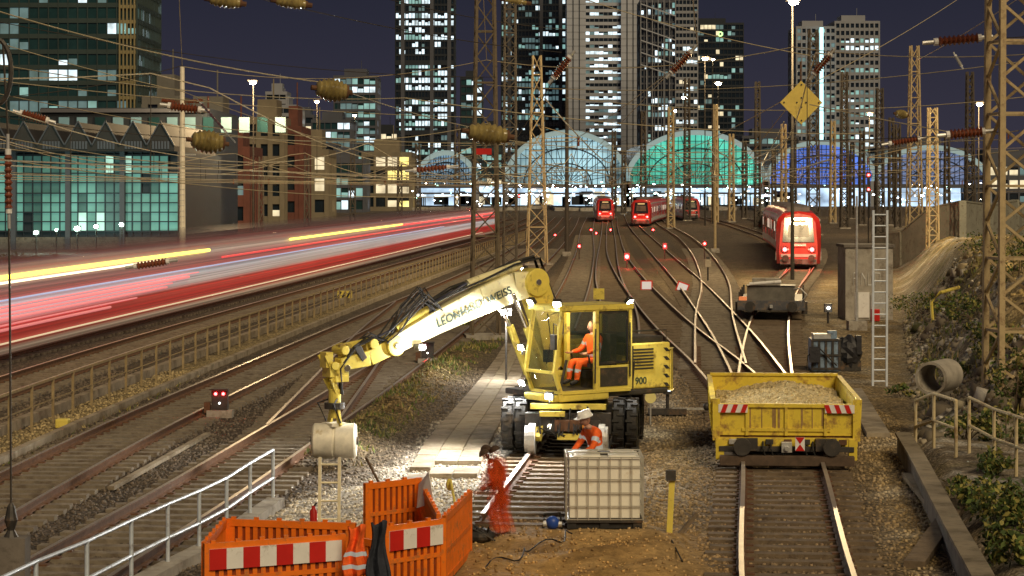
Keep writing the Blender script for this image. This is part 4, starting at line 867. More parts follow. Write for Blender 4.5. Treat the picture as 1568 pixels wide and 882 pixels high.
def flat_wagon():
    p=G(1181,492); root=empty('flat_wagon',loc=(p.x,p.y,0),rz=-.13); mb=MB()
    mb.bb(-1.35,1.35,0,7,.62,.8,dgrey); mb.bb(-1.38,1.38,-.1,.05,.45,.85,M('wagon_dark_paint',(.09,.09,.10),.6,0,.3,3,dirt=(.2,.14,.08),dirtamt=.4))
    for k in(-1,1):
        mb.cyl((k*.85,-.1,.62),(k*.85,-.5,.62),.08,dgrey); mb.cyl((k*.85,-.5,.62),(k*.85,-.57,.62),.22,dgrey,n=16); mb.bb(k*1.35-.12,k*1.35+.12,.1,.5,.3,.8,dgrey)
        for y in(1.2,5.6): mb.cyl((k*.75-.07,y,.5),(k*.75+.07,y,.5),.42,rust,n=18)
        for y in(0.1,2.3,4.6,6.9): mb.bb(k*1.3-.04,k*1.3+.04,y-.05,y+.05,.8,1.2,dgrey)
    mb.bb(-1.0,.95,.6,2.0,.8,1.42,M('toolbox_grey',(.14,.13,.11),.6,0,.3,3)); mb.bb(-.8,.35,.8,1.6,1.42,1.72,concrete); mb.bb(-1.04,.99,.56,2.04,1.40,1.44,dgrey)
    mb.cyl((-.9,.5,1.5),(.4,.5,1.6),.07,white); mb.bb(-1.32,-1.0,-.05,.2,.85,1.0,E('tiny_red',(1,.3,.1),.6))
    mb.tube([(1.2,-.1,.8),(1.45,-.1,1.1),(1.2,-.1,1.35),(.9,.2,1.3)],.03,steel,6); mb.bb(-.06,.06,-.35,-.1,.55,.68,steel)
    mb.obj('body',parent=root,bevel=.01)
flat_wagon()
# ------------------------------------------------------------------ people
def person(name,loc,rz,J,mats,hel=None,scale=1.,head_tilt=0):
    root=empty(name,loc=loc,rz=rz); root.scale=(scale,)*3
    D=dict(pel=(0,0,.95),sp=(0,0,1.15),ch=(0,0,1.36),nk=(0,0,1.49),hd=(0,-.01,1.56),
      sL=(.18,0,1.42),eL=(.26,.03,1.14),wL=(.27,-.1,.9),sR=(-.18,0,1.42),eR=(-.26,.03,1.14),wR=(-.27,-.1,.9),
      hL=(.1,0,.88),kL=(.12,-.03,.5),aL=(.12,.03,.09),tL=(.13,-.16,.045),hR=(-.1,0,.88),kR=(-.12,-.03,.5),aR=(-.12,.03,.09),tR=(-.13,-.16,.045)); D.update(J)
    D={k:Vector(v) for k,v in D.items()}
    rad=dict(pel=.15,sp=.135,ch=.155,nk=.062,hd=.055,sL=.082,eL=.056,wL=.036,hL=.105,kL=.075,aL=.055,tL=.045)
    names=list(D.keys()); edges=[('pel','sp'),('sp','ch'),('ch','nk'),('nk','hd'),('ch','sL'),('sL','eL'),('eL','wL'),('ch','sR'),('sR','eR'),('eR','wR'),('pel','hL'),('hL','kL'),('kL','aL'),('aL','tL'),('pel','hR'),('hR','kR'),('kR','aR'),('aR','tR')]
    V=[D[k] for k in names]; ix={k:i for i,k in enumerate(names)}; rr=[rad.get(k,rad.get(k[:-1]+'L',.05)) for k in names]; Ed=[(ix[a],ix[b]) for a,b in edges]
    me=bpy.data.meshes.new('body'); me.from_pydata(V,Ed,[]); o=bpy.data.objects.new('body',me); COL.objects.link(o)
    sk=o.modifiers.new('s','SKIN'); su=o.modifiers.new('u','SUBSURF'); su.levels=2; su.render_levels=2
    for i,r_ in enumerate(rr): me.skin_vertices[0].data[i].radius=(r_,r_*(.8 if names[i] in('pel','sp','ch') else 1)); me.skin_vertices[0].data[i].use_root=(names[i]=='pel')
    bpy.context.view_layer.update(); dg=bpy.context.evaluated_depsgraph_get(); m2=bpy.data.meshes.new_from_object(o.evaluated_get(dg)); o.modifiers.clear(); o.data=m2
    m2.materials.clear()
    for m_ in mats: m2.materials.append(m_)
    def segd(p,a,b): 
        ab=b-a; t=max(0,min(1,(p-a).dot(ab)/ab.length_squared)); return (p-(a+ab*t)).length,t
    for f in m2.polygons:
        best=None
        for a,b in edges:
            dd,t=segd(f.center,D[a],D[b]); 
            if best is None or dd<best[0]: best=(dd,a,b,t)
        a,b,t=best[1],best[2],best[3]; mi=0
        if b=='hd' : mi=2
        elif b[0] in 'hka' and b!='hd' and len(b)==2: mi=1
        if b[0]=='t' or (b[0]=='a' and t>.9): mi=3
        if b[0]=='w' and t>.93: mi=2
        if b[0]=='a' and .35<t<.5: mi=4
        if (a,b)==('pel','sp') and .55<t<.95: mi=4
        if b[0]=='e' and .4<t<.6: mi=4
        f.material_index=mi; f.use_smooth=True
    o.parent=root
    mb=MB(); sm_=mats[2]
    for s_ in'LR':
        w_=D['w'+s_]; dr=(w_-D['e'+s_]).normalized(); sd=dr.cross(Vector((0,1,0))); sd=(sd if sd.length>.1 else Vector((1,0,0))).normalized(); nr_=sd.cross(dr)
        mb.beam(w_-dr*.01,w_+dr*.085,.07,.03,sm_,up=nr_,w2=.085,h2=.028)
        for k,l in enumerate((.07,.08,.075,.06)):
            b0=w_+dr*.08+sd*(-.033+.022*k); b1=b0+dr*l*.5-nr_*.008; b2=b1+dr*l*.4-nr_*.025; mb.tube([b0,b1,b2],.009,sm_,6)
        t0=w_+dr*.03+sd*.04; mb.tube([t0,t0+dr*.03+sd*.025,t0+dr*.06+sd*.03-nr_*.01],.011,sm_,6)
    mb.obj('hands',parent=root,smooth=True)
    he=empty('head_pivot',loc=D['hd'],parent=root); he.rotation_euler=(head_tilt,0,0); mb=MB()
    def hf(v):
        v=v.copy()
        if v.z<0: v.x*=1-.28*v.z*v.z; v.y*=1-.12*v.z*v.z
        return v
    mb.sph((0,-.01,.1),(.077,.095,.118),sm_,20,14,hf); mb.prism([(-.012,-.1,.075),(.012,-.1,.075),(.008,-.10,.12),(-.008,-.1,.12)],(0,-.022,-.003),sm_)
    for k in(-1,1): mb.sph((k*.078,.005,.095),(.012,.02,.032),sm_,8,6); mb.sph((k*.03,-.094,.115),(.013,.008,.008),white,8,5); mb.sph((k*.03,-.101,.115),.005,blk,6,4)
    mb.box((0,-.1,.045),(.042,.008,.008),M('lip',(.35,.12,.1),.6)); mb.obj('head',parent=he,smooth=True)
    mb=MB()
    def cap(v):
        v=v.copy(); v.z=max(v.z,-.05); return v
    if hel: 
        mb.sph((0,.0,.145),(.112,.135,.105),hel,20,12,cap); mb.lathe((0,0,.137),(0,0,.15),[(0,.1),(0,.142),(1,.142),(1,.1)],hel,20); mb.beam((0,-.12,.145),(0,-.18,.138),.15,.012,hel); mb.beam((0,-.12,.2),(0,.12,.2),.03,.1,hel)
    else: mb.sph((0,.012,.13),(.084,.1,.1),M('hair_brown',(.06,.035,.02),.8,0,.3,30),16,10,cap)
    mb.obj('helmet' if hel else 'hair',parent=he,smooth=True)
    return root
boot=blk
w_=P(915,800,37.2)
person('construction_worker',(w_.x,37.2,0),-1.1,dict(sp=(0,-.03,1.12),ch=(0,-.1,1.30),nk=(0,-.17,1.42),hd=(0,-.21,1.47),sL=(.18,-.11,1.36),sR=(-.18,-.11,1.36),eL=(.25,-.22,1.12),wL=(.18,-.42,1.0),eR=(-.25,-.22,1.12),wR=(-.15,-.42,1.0)),[hivis,hivis,skin,boot,refl],hel=helm,head_tilt=.25)
def ghost(name,col,a):
    m,n,b=nt(name); b.inputs['Base Color'].default_value=(*col,1); b.inputs['Roughness'].default_value=.9; b.inputs['Specular IOR Level'].default_value=.1
    tc=n.nodes.new('ShaderNodeTexCoord'); no=n.nodes.new('ShaderNodeTexNoise'); no.inputs['Scale'].default_value=5; n.links.new(tc.outputs['Object'],no.inputs['Vector']); mr=n.nodes.new('ShaderNodeMapRange'); mr.inputs[1].default_value=.35;mr.inputs[2].default_value=.65;mr.inputs[3].default_value=a*.5;mr.inputs[4].default_value=min(1,a*1.4); n.links.new(no.outputs['Fac'],mr.inputs[0]); n.links.new(mr.outputs[0],b.inputs['Alpha']); return m
gho=ghost('blurred_orange_cloth',(.80,.11,.025),.22); ghs=ghost('blurred_skin',(.6,.16,.06),.14); ghb=ghost('blurred_boot',(.10,.04,.02),.2)
g=G(767,826)
Jg=dict(sp=(0,-.04,1.14),ch=(0,-.10,1.32),nk=(0,-.17,1.42),hd=(0,-.21,1.45),sL=(.16,-.11,1.37),sR=(-.16,-.11,1.37),eL=(.2,-.12,1.08),wL=(.16,-.28,.9),eR=(-.2,-.12,1.08),wR=(-.16,-.26,.9),kL=(.09,-.12,.52),aL=(.09,.0,.1),tL=(.09,-.2,.05),kR=(-.09,.0,.5),aR=(-.09,.12,.1),tR=(-.09,-.04,.05))
wk=person('walking_worker',(g.x,g.y,0),-2.0,Jg,[gho,gho,ghs,ghb,gho],scale=.86,head_tilt=.5)
for (dx,dy,dz,rr_) in((.07,.02,-.02,.12),(-.07,-.03,.01,-.1),(.03,.1,-.05,.2),(-.02,-.1,0,-.2)):
    Jh={k:(v[0]*U(.9,1.1),v[1]*U(.6,1.4),v[2]*(U(.96,1.02) if v[2]>.6 else 1)) for k,v in Jg.items()}
    w2=person('motion_trace',(dx,dy,dz if dz>0 else 0),rr_,Jh,[gho,gho,ghs,ghb,gho],scale=1.,head_tilt=.5); w2.parent=wk
# ------------------------------------------------------------------ IBC tank
mb=MB(); ibw=M('ibc_plastic_white',(.86,.84,.74),.4,0,.06,3,dirt=(.66,.58,.44),dirtamt=.15); cage=M('ibc_cage_grey',(.46,.44,.38),.5,.3,.15,6)
for k in range(3): mb.bb(-.58,.58,.05+k*.42,.17+k*.42,0,.1,blk)
mb.bb(-.6,.6,0,1.0,.1,.14,dgrey)
for k in(-.52,0,.52): mb.bb(k-.07,k+.07,.02,.98,.0,.12,blk)
mb2=MB(); mb2.bb(-.56,.56,.04,.96,.16,1.12,ibw); mb2.cyl((0,.5,1.1),(0,.5,1.17),.11,blk); mb2.bb(-.5,-.06,.1,.9,1.12,1.15,ibw); mb2.bb(.06,.5,.1,.9,1.12,1.15,ibw)
for zz in(.15,.36,.57,.78,.99,1.13):
    for a,b in(((-.6,0),(.6,0)),((-.6,1),(.6,1)),((-.6,0),(-.6,1)),((.6,0),(.6,1))): mb.beam((a[0],a[1],zz),(b[0],b[1],zz),.014,.014,cage)
for k in range(8):
    x=-.6+1.2*k/7; mb.beam((x,-.012,.14),(x,-.012,1.14),.014,.014,cage); mb.beam((x,1.012,.14),(x,1.012,1.14),.014,.014,cage)
    y=k/7; mb.beam((-.612,y,.14),(-.612,y,1.14),.014,.014,cage); mb.beam((.612,y,.14),(.612,y,1.14),.014,.014,cage)
for y in(.3,.7): mb.beam((-.6,y,1.17),(.6,y,1.17),.03,.02,cage)
gi_=G(926,814); r_=empty('ibc_water_tank',loc=(gi_.x,gi_.y,.04)); mb.obj('cage_and_pallet',parent=r_); mb2.obj('tank',parent=r_,bevel=.05,smooth=True)
def bluebox():
    p=G(1262,568); mb=MB()
    mb.box((0,0,.5),(.85,.8,.95),bluegrey)
    for k in range(5): mb.bb(-.44+k*.2,-.37+k*.2,-.43,-.40,.05,.95,dgrey)
    for z in(.1,.5,.95): mb.bb(-.45,.45,-.44,-.41,z-.03,z+.03,dgrey)
    mb.bb(-.5,-.2,-.6,-.42,.3,.75,M('bag_black',(.03,.03,.035),.5,0,.3,5,bump=.6)); mb.bb(-.35,.15,-.35,.2,.98,1.12,steel); mb.bb(.1,.35,-.2,.1,.98,1.2,bluegrey)
    mb.sph((.75,.2,.55),(.4,.35,.5),MC['bag_black'],14,10,lambda v:v*(1+.12*math.sin(v.x*9+v.z*7))); mb.bb(.5,1.1,.0,.5,0,.3,dgrey)
    mb.tube([(-.6,-.5,0),(-.55,-.5,.5),(-.2,-.5,.7),(.3,-.5,.2)],.025,blk,6); mb.bb(.95,1.1,-.1,.3,.5,1.05,MC['bag_black'])
    mb.obj('generator_and_tool_crate',loc=p,bevel=.02)
bluebox()
mb=MB(); g=P(1340,482,91); mb.box((g.x,g.y,.25),(.35,.3,.5),red); mb.obj('red_canister',bevel=.03)
mb=MB(); g=G(846,812); mb.sph((0,0,.12),(.11,.1,.11),blue,12,8); mb.tube([(-.15,0,0),(-.13,0,.26),(.12,0,.28),(.15,0,0)],.02,blk,6); mb.cyl((-.15,0,.1),(.15,0,.1),.05,steel); mb.obj('blue_pump',loc=g,smooth=True)
mb=MB(); g=G(480,805); mb.lathe((0,0,0),(0,0,.32),[(0,0),(0,.06),(.75,.06),(.88,.03),(1,.03),(1,0)],red,14); mb.cyl((0,0,.3),(.05,0,.37),.015,blk); mb.obj('fire_extinguisher',loc=g,smooth=True)
mb=MB(); pts=[]; 
for k in range(30): pts.append(G(740+k*5-10*math.sin(k*.5),870-k*2.0+6*math.sin(k*.9),.12))
mb.tube(pts,.012,blk,5); pts=[G(1045-k*1.5,860-k*3,.1) for k in range(12)]; mb.tube(pts,.012,blk,5); mb.obj('cable_on_ground')
# ------------------------------------------------------------------ orange barriers
def barrier(a,b,h=1.0,stripe=True,name='plastic_barrier'):
    a=Vector(a);b=Vector(b); t=b-a; L_=Vector((t.x,t.y,0)).length; rz=math.atan2(t.y,t.x); mb=MB()
    mb.bb(0,L_,-.03,.03,h-.09,h,orange); mb.bb(0,L_,-.03,.03,.1,.19,orange); mb.bb(0,.08,-.032,.032,.0,h+.005,orange); mb.bb(L_-.08,L_,-.032,.032,0,h+.005,orange)
    n=int(L_/.105)
    for k in range(1,n): x=L_*k/n; mb.bb(x-.03,x+.03,-.022,.022,.19,h-.09,orange)
    mb.bb(0,L_,-.028,.028,.5,.56,orange); mb.bb(0,L_,-.004,.004,.19,h-.09,M('orange_web',(.24,.045,.01),.5))
    for x in(.25,L_-.25): mb.bb(x-.12,x+.12,-.22,.22,0,.08,blk)
    for x in np.arange(.12,L_-.05,.32): mb.bb(x-.03,x+.03,-.02,.02,h,h+.035,orange)
    if stripe:
        mb.bb(.06,L_-.06,-.05,-.034,h-.33,h-.07,white); n=int((L_-.12)/.2); cw=(L_-.12)/n
        for k in range(0,n,2): mb.bb(.06+k*cw,.06+(k+1)*cw,-.056,-.05,h-.33,h-.07,red)
    mb.obj(name,loc=(a.x,a.y,0),rz=rz)
def xz(px,d): return Vector(((px-CX)*d/FL,d,0))
barrier(xz(312,27.7),xz(528,28.5),.98); barrier(xz(345,29.8),xz(545,29.4),.98,False); barrier(xz(345,29.8),xz(312,27.8),.98,False)
barrier(xz(588,29.0),xz(680,29.7),1.0); barrier(xz(680,29.8),xz(720,32.3),1.02,False); barrier(xz(545,29.4),xz(588,29.0),.8,False)
barrier(xz(558,33.2),xz(645,33.9),1.0,False); barrier(xz(645,33.8),xz(672,30.4),.95,False)
mb=MB(); mb.prism([P(638,778,33.),P(641,742,33.3),P(656,722,33.0),P(664,770,32.6)],(0.01,.02,0),white); mb.obj('white_notice_board')
def cloth(name,px0,px1,y0,y1,d,mat,stripe=None):
    mb=MB(); nx_,nz=10,12; vs=[];fs=[]
    for i in range(nx_+1):
        for j in range(nz+1):
            u=i/nx_;v=j/nz; p=P(px0+(px1-px0)*(u*(1-.25*(1-v))+.12*(1-v))+3*math.sin(v*7+u*2),y0+(y1-y0)*v+(4*math.sin(u*6) if j in(0,nz) else 0),d); p.y-=.05*math.sin(u*11+v*2)+.04*v; vs.append(p)
    for i in range(nx_):
        for j in range(nz): a=i*(nz+1)+j; fs.append((a,a+1,a+nz+2,a+nz+1))
    mb.add(vs,fs,mat)
    if stripe:
        k=mb.mi(stripe)
        for f in range(len(mb.f)):
            if f%nz in(6,9): mb.m[f]=k
    o=mb.obj(name,smooth=True); s_=o.modifiers.new('s','SOLIDIFY'); s_.thickness=.03
cloth('orange_jacket',528,562,806,884,28.2,hivis,refl); cloth('dark_jacket',564,594,800,900,28.1,jean)
mb=MB(); mb.cyl(P(560,700,34),P(582,742,34.2),.02,wood); mb.cyl(P(690,735,33),P(700,790,32),.02,yel); mb.sph(P(688,742,33),(.05,.05,.09),yel,8,6); mb.obj('shovel_handles')
mb=MB(); g=G(733,830); mb.sph((0,0,.1),(.25,.2,.12),blk,12,8); 
for k in range(8): mb.tube([(U(-.3,.3),U(-.2,.2),.02),(U(-.2,.2),U(-.2,.2),.25),(U(-.3,.3),U(-.2,.2),.05)],.015,blk,5)
mb.obj('cable_heap',loc=g)
# ------------------------------------------------------------------ excavator
def excavator():
    root=empty('rail_road_excavator',loc=(1.3,46,0.)); ua=math.radians(180+35)
    uc=empty('undercarriage',parent=root); uc.rotation_euler=(0,0,-.10); mb=MB()
    mb.bb(-.5,.5,-1.7,1.7,.62,1.0,dgrey); mb.bb(-.85,.85,-1.95,-1.65,.55,.95,dgrey); mb.cyl((0,0,.95),(0,0,1.22),.62,dgrey,n=24)
    for y in(-1.15,1.15): mb.bb(-1.2,1.2,y-.12,y+.12,.5,.72,dgrey)
    for s in(-1,1):
        mb.bb(s*.95-.25,s*.95+.25,-.55,.5,.62,.95,dgrey)
        for k in range(3): mb.bb(s*1.15-.18,s*1.15+.18,-.5+.0,-.15,.35+.22*k,.38+.22*k,steel)
        for y in(-2.1,2.1): mb.cyl((s*.75-.08,y,.46),(s*.75+.06,y,.46),.26,steel,n=20); mb.cyl((s*.75-.12 if s>0 else s*.75+.12,y,.46),(s*.75,y,.46),.31,steel,n=20); mb.beam((s*.6,y,.46),(s*.5,y*.8,.85),.14,.14,yel); mb.cyl((s*.45,y*.75,.95),(s*.6,y*.97,.55),.05,chrome)
    for k in range(14): 
        x=U(-.6,.6); mb.tube([(x,-1.97,U(.8,1.1)),(x+U(-.1,.1),-2.1,U(.5,.7)),(x+U(-.2,.2),-1.98,U(.4,.6))],.02,blk,6)
    mb.box((0,-2.0,.72),(.5,.12,.22),rust); mb.cyl((-.35,-1.98,.7),(-.35,-2.05,.7),.05,E('uc_lamp',(1,.9,.7),3)); mb.cyl((.35,-1.98,.7),(.35,-2.05,.7),.06,M('lamp_orange_lens',(.8,.3,.05),.3))
    mb.box((-.3,-2.02,.95),(.5,.1,.1),yel); mb.box((.55,-1.98,.6),(.2,.15,.45),dgrey); mb.box((0,-1.8,1.08),(1.5,.2,.1),yel); mb.box((.2,-2.03,.5),(.8,.06,.12),yel)
    mb.obj('chassis',parent=uc,bevel=.01)
    mb=MB()
    for s in(-1,1):
        for y in(-1.15,1.15):
            for o in(.98,1.25):
                x=s*o; prof=[(0,.28),(0,.47),(.12,.52),(.88,.52),(1,.47),(1,.28)]
                mb.lathe((x-.12,y,.66),(x+.12,y,.66),prof,blk,28); mb.cyl((x-.08,y,.66),(x+.08,y,.66),.28,dgrey,n=20); mb.cyl((x-.11,y,.66),(x+.11,y,.66),.1,dgrey,n=12)
                for k in range(26):
                    a=k/26*6.283; c_=Vector((x+(.05 if k%2 else -.05),y+math.cos(a)*.525,.66+math.sin(a)*.525)); mb.box(c_,(.14,.045,.05),blk,Matrix.Rotation(a,3,'X'))
    mb.obj('tyres',parent=uc,smooth=True)
    up=empty('upper_structure',parent=root); up.rotation_euler=(0,0,ua); mb=MB()
    mb.bb(-1.5,1.35,-.6,1.22,1.2,1.32,dgrey)
    mb.bb(-1.55,.30,-1.22,.24,1.32,2.2,yel); mb.bb(-1.55,-.50,.24,1.22,1.32,2.25,yel)
    mb.bb(-1.45,-.55,-1.1,1.12,2.25,2.38,dgrey); mb.cyl((-1.0,-.3,2.3),(-1.0,-.3,2.75),.07,dgrey); mb.bb(-.55,.25,-1.1,.1,2.2,2.32,yel)
    mb.prism([(-1.55,-1.22,1.25),(-1.55,1.24,1.25),(-1.80,1.0,1.25),(-1.88,0,1.25),(-1.80,-1.0,1.25)],(0,0,.86),yel)
    mb.bb(1.3,1.5,.28,1.25,1.16,1.3,yel); mb.bb(.1,1.35,1.225,1.30,1.16,1.32,yel)
    mb.obj('house',parent=up,bevel=.03); mb=MB()
    for k in range(7): mb.bb(-1.1,-.58,1.222,1.235,1.72+k*.065,1.75+k*.065,blk)
    for k in range(5): mb.add([(-1.54,1.228,1.34+k*.18),(-1.44,1.228,1.34+k*.18),(-1.36,1.228,1.42+k*.18),(-1.46,1.228,1.42+k*.18)],[(0,1,2,3)],blk)
    mb.tube([(-1.5,1.15,2.25),(-1.5,1.15,2.5),(-.6,1.15,2.5)],.018,dgrey,6)
    mb.tube([(-.55,1.24,1.4),(-.55,1.3,1.9)],.015,dgrey,6); mb.bb(-.58,-.54,1.222,1.232,1.34,2.2,blk)
    mb.obj('louvers_and_chevrons',parent=up)
    x0,x1,y0,y1=-.44,1.42,.30,1.28; mb=MB()
    prof=[(x0,1.34),(x1-.12,1.34),(x1+.03,1.75),(x1-.16,2.98),(x0,2.98)]
    for y in(y0,y1):
        for a,b in zip(prof,prof[1:]+prof[:1]): mb.beam((a[0],y,a[1]),(b[0],y,b[1]),.08,.07,yel)
        mb.beam((.42,y,1.34),(.42,y,2.98),.08,.10,yel)
    for a in prof: mb.beam((a[0],y0,a[1]),(a[0],y1,a[1]),.06,.06,yel)
    mb.prism([(x0-.06,y0-.06,2.98),(x1-.05,y0-.06,2.98),(x1-.05,y1+.06,2.98),(x0-.06,y1+.06,2.98)],(0,0,.1),yel)
    mb.bb(x0+.03,x1-.15,y0,y1,1.30,1.38,dgrey)
    mb.bb(x0,.40,y1-.03,y1+.03,1.36,1.84,yel); mb.bb(x0+.08,.34,y1+.03,y1+.045,1.42,1.80,dgrey)
    mb.bb(x0-.02,x0+.02,y0,y1,1.36,2.0,yel)
    mb.bb(.5,x1-.1,y0-.02,y0+.02,1.36,1.7,yel)
    mb.tube([(.5,y1+.08,1.5),(.5,y1+.1,2.6)],.018,dgrey,6); mb.tube([(x0+.05,y1+.08,1.6),(x0+.05,y1+.08,2.7)],.018,dgrey,6)
    mb.tube([(x1,y1+.02,2.7),(x1+.2,y1+.2,2.75),(x1+.2,y1+.2,2.5)],.015,dgrey,6); mb.box((x1+.2,y1+.2,2.38),(.06,.16,.3),dgrey)
    mb.obj('cab_frame',parent=up,bevel=.012)
    mb=MB()
    mb.prism([(x1-.0,y0+.05,1.78),(x1-.0,y1-.05,1.78),(x1-.19,y1-.05,2.94),(x1-.19,y0+.05,2.94)],(.008,0,0),glass)
    mb.prism([(x1-.14,y0+.05,1.38),(x1-.14,y1-.05,1.38),(x1-.0,y1-.05,1.72),(x1-.0,y0+.05,1.72)],(.008,0,0),glass)
    mb.bb(x0+.06,.36,y1-.01,y1+.0,1.9,2.93,glass); mb.bb(x0+.06,.36,y0,y0+.01,1.5,2.93,glass); mb.bb(x0-.005,x0+.005,y0+.05,y1-.05,2.02,2.93,glass)
    mb.obj('cab_glass',parent=up)
    mb=MB()
    for a,b in(((x0+.07,1.9),(.36,1.9)),((.36,1.9),(.36,2.92)),((.36,2.92),(x0+.07,2.92)),((x0+.07,2.92),(x0+.07,1.9))): mb.beam((a[0],y1+.005,a[1]),(b[0],y1+.005,b[1]),.03,.05,blk)
    mb.bb(-.15,.35,.55,1.05,1.55,1.72,blk); mb.bb(-.28,-.12,.55,1.05,1.65,2.45,blk); mb.bb(-.1,.3,.6,1.0,1.38,1.55,dgrey)
    for y in(.5,1.08): mb.bb(-.05,.45,y-.05,y+.05,1.8,1.88,dgrey); mb.cyl((.42,y,1.88),(.46,y,2.05),.02,blk)
    mb.cyl((.95,.8,1.4),(.8,.8,1.95),.03,dgrey); mb.bb(.95,1.1,.4,.55,1.9,2.15,dgrey); mb.tube([(1.2,.7,2.9),(1.15,.75,2.3),(1.3,.8,1.9)],.012,blk,5)
    mb.obj('cab_interior',parent=up)
    J=dict(pel=(0,0,.12),sp=(0,.0,.33),ch=(0,.0,.55),nk=(0,-.01,.68),hd=(0,-.02,.73),sL=(.19,0,.6),sR=(-.19,0,.6),eL=(.25,-.12,.36),wL=(.24,-.36,.32),eR=(-.25,-.12,.36),wR=(-.24,-.36,.32),hL=(.1,-.04,.1),hR=(-.1,-.04,.1),kL=(.13,-.46,.14),kR=(-.13,-.46,.14),aL=(.13,-.52,-.24),aR=(-.13,-.52,-.24),tL=(.13,-.68,-.28),tR=(-.13,-.68,-.28))
    op=person('operator',(.12,.8,1.76),math.pi/2,J,[hivis,hivis,skin,boot,refl],hel=None,scale=1.02); op.parent=up
    def boomseg(mb,pts,wid,mat,yc=0.):
        for (xa,za,ha),(xb,zb,hb) in zip(pts[:-1],pts[1:]):
            mb.beam((xa,yc,za),(xb,yc,zb),wid,ha,mat,up=(0,0,1),h2=hb)
    mb=MB(); yc=-.12
    boomseg(mb,[(.45,1.7,.5),(.72,2.8,.56),(1.0,3.5,.56)],.34,yel,yc)
    boomseg(mb,[(.85,3.5,.46),(1.5,3.42,.60),(2.3,3.16,.56),(3.4,2.76,.46),(4.45,2.32,.34)],.30,cream,yc)
    for (x,z,r_) in((1.0,3.5,.29),(4.4,2.34,.2),(.45,1.7,.25)): mb.cyl((x,yc-.22,z),(x,yc+.22,z),r_,yel,n=20); mb.cyl((x,yc-.25,z),(x,yc+.25,z),.07,chrome)
    boomseg(mb,[(4.3,2.38,.34),(4.95,2.12,.30),(5.6,2.02,.24)],.26,yel,yc)
    mb.cyl((4.9,yc-.2,2.4),(4.9,yc+.2,2.4),.1,yel); mb.beam((4.9,yc,2.15),(4.95,yc,2.48),.16,.16,yel); mb.beam((5.45,yc,2.0),(5.55,yc,2.42),.16,.14,yel); mb.beam((4.95,yc,2.44),(5.5,yc,2.36),.1,.12,yel)
    mb.cyl((5.55,yc-.2,2.3),(5.55,yc+.2,2.3),.09,yel,n=14); mb.beam((5.1,yc+.16,2.1),(5.3,yc+.16,2.4),.03,.14,dgrey)
    mb.obj('boom',parent=up,bevel=.02)
    mb=MB()
    mb.cyl((1.3,yc,3.86),(2.6,yc,3.50),.09,cream); mb.cyl((2.6,yc,3.50),(3.5,yc,3.08),.045,chrome); mb.box((3.5,yc,3.02),(.14,.2,.2),dgrey)
    mb.cyl((3.5,yc,3.02),(4.3,yc,2.66),.09,yel); mb.cyl((4.3,yc,2.66),(4.9,yc,2.42),.04,chrome)
    for s in(-.3,.3): mb.cyl((.9,yc+s,1.6),(1.35,yc+s,2.6),.08,yel); mb.cyl((1.35,yc+s,2.6),(1.7,yc+s,3.3),.045,chrome)
    for k in range(9):
        y=yc+U(-.14,.16); a=U(.03,.12)
        mb.tube([(.5,y,2.0),(.45+U(-.1,.1),y,3.0),(.9,y,3.92+a),(1.5,y,3.84+a*.6),(2.3,y,3.50+a),(2.9,y+U(-.1,.1),3.28+a*1.3),(3.5,y,3.1+a*.5)],.016,blk,6)
    for k in range(12):
        y=yc+U(-.18,.22); h=U(.15,.42); x=3.3+U(-.1,.2)
        mb.tube([(x,y,3.0),(x+.35,y,3.05+h),(x+.75,y,2.72+h*.9),(x+1.05,y,2.5+U(0,.15)),(x+1.3,y,2.4)],.016,blk,6)
    for k in range(7): 
        y=yc+U(-.15,.18); mb.tube([(4.5,y,2.42),(4.9,y,2.5+U(0,.14)),(5.3,y,2.35),(5.65,y,1.95),(5.6,y,1.45)],.015,blk,6)
    mb.obj('hydraulics',parent=up,smooth=True)
    def text(s,size,mat_,o,xd,parent):
        c=bpy.data.curves.new(s,'FONT'); c.body=s; c.size=size; c.extrude=.002; c.offset=.003; ob=bpy.data.objects.new('lettering',c); COL.objects.link(ob); c.materials.append(mat_)
        xd=Vector(xd).normalized(); n_=Vector((0,1,0)); yd=n_.cross(xd); m_=Matrix((xd,yd,n_)).transposed().to_4x4(); m_.translation=Vector(o); ob.parent=parent; ob.matrix_local=m_
    bt=M('lettering_dark',(.03,.06,.05),.5,0,.05,5)
    text('LEONHARD WEISS',.23,bt,(3.42,yc+.17,2.66),(-1,0,.352),up); text('900',.2,bt,(-.62,1.235,1.42),(-1,0,0),up)
    tl=empty('attachment',parent=up); tl.location=(5.66,yc,-.13); mb=MB()
    mb.box((0,0,2.05),(.42,.30,.26),yel); mb.cyl((-.15,-.2,2.08),(-.15,.2,2.08),.07,chrome); mb.cyl((.12,-.2,2.14),(.12,.2,2.14),.08,yel); mb.box((.2,0,2.25),(.16,.24,.3),yel); mb.box((-.05,0,1.88),(.3,.34,.12),yel)
    for s in(-1,1): mb.beam((.15,s*.12,1.9),(.02,s*.08,1.62),.05,.12,yel); mb.beam((.28,s*.13,2.35),(.05,s*.13,1.9),.04,.1,yel)
    mb.cyl((.02,0,1.68),(.02,0,1.38),.12,yel,n=16); mb.cyl((.02,0,1.42),(.02,0,1.30),.2,dgrey,n=18)
    mb.cyl((.02,0,1.30),(.02,0,1.12),.09,yel,n=12)
    for s in(-1,1): mb.beam((.02,s*.1,1.3),(.02,s*.2,.98),.05,.12,yel); mb.tube([(.02,s*.1,1.5),(.02+.2,s*.3,1.4),(.05,s*.28,1.05)],.02,blk,6)
    mb.obj('coupler',parent=tl,bevel=.012)
    mb=MB(); bm_=M('bucket_steel_pale',(.74,.70,.58),.45,.1,.2,4,dirt=(.45,.36,.2),dirtamt=.25)
    ax=Vector((math.cos(-ua),math.sin(-ua),0))
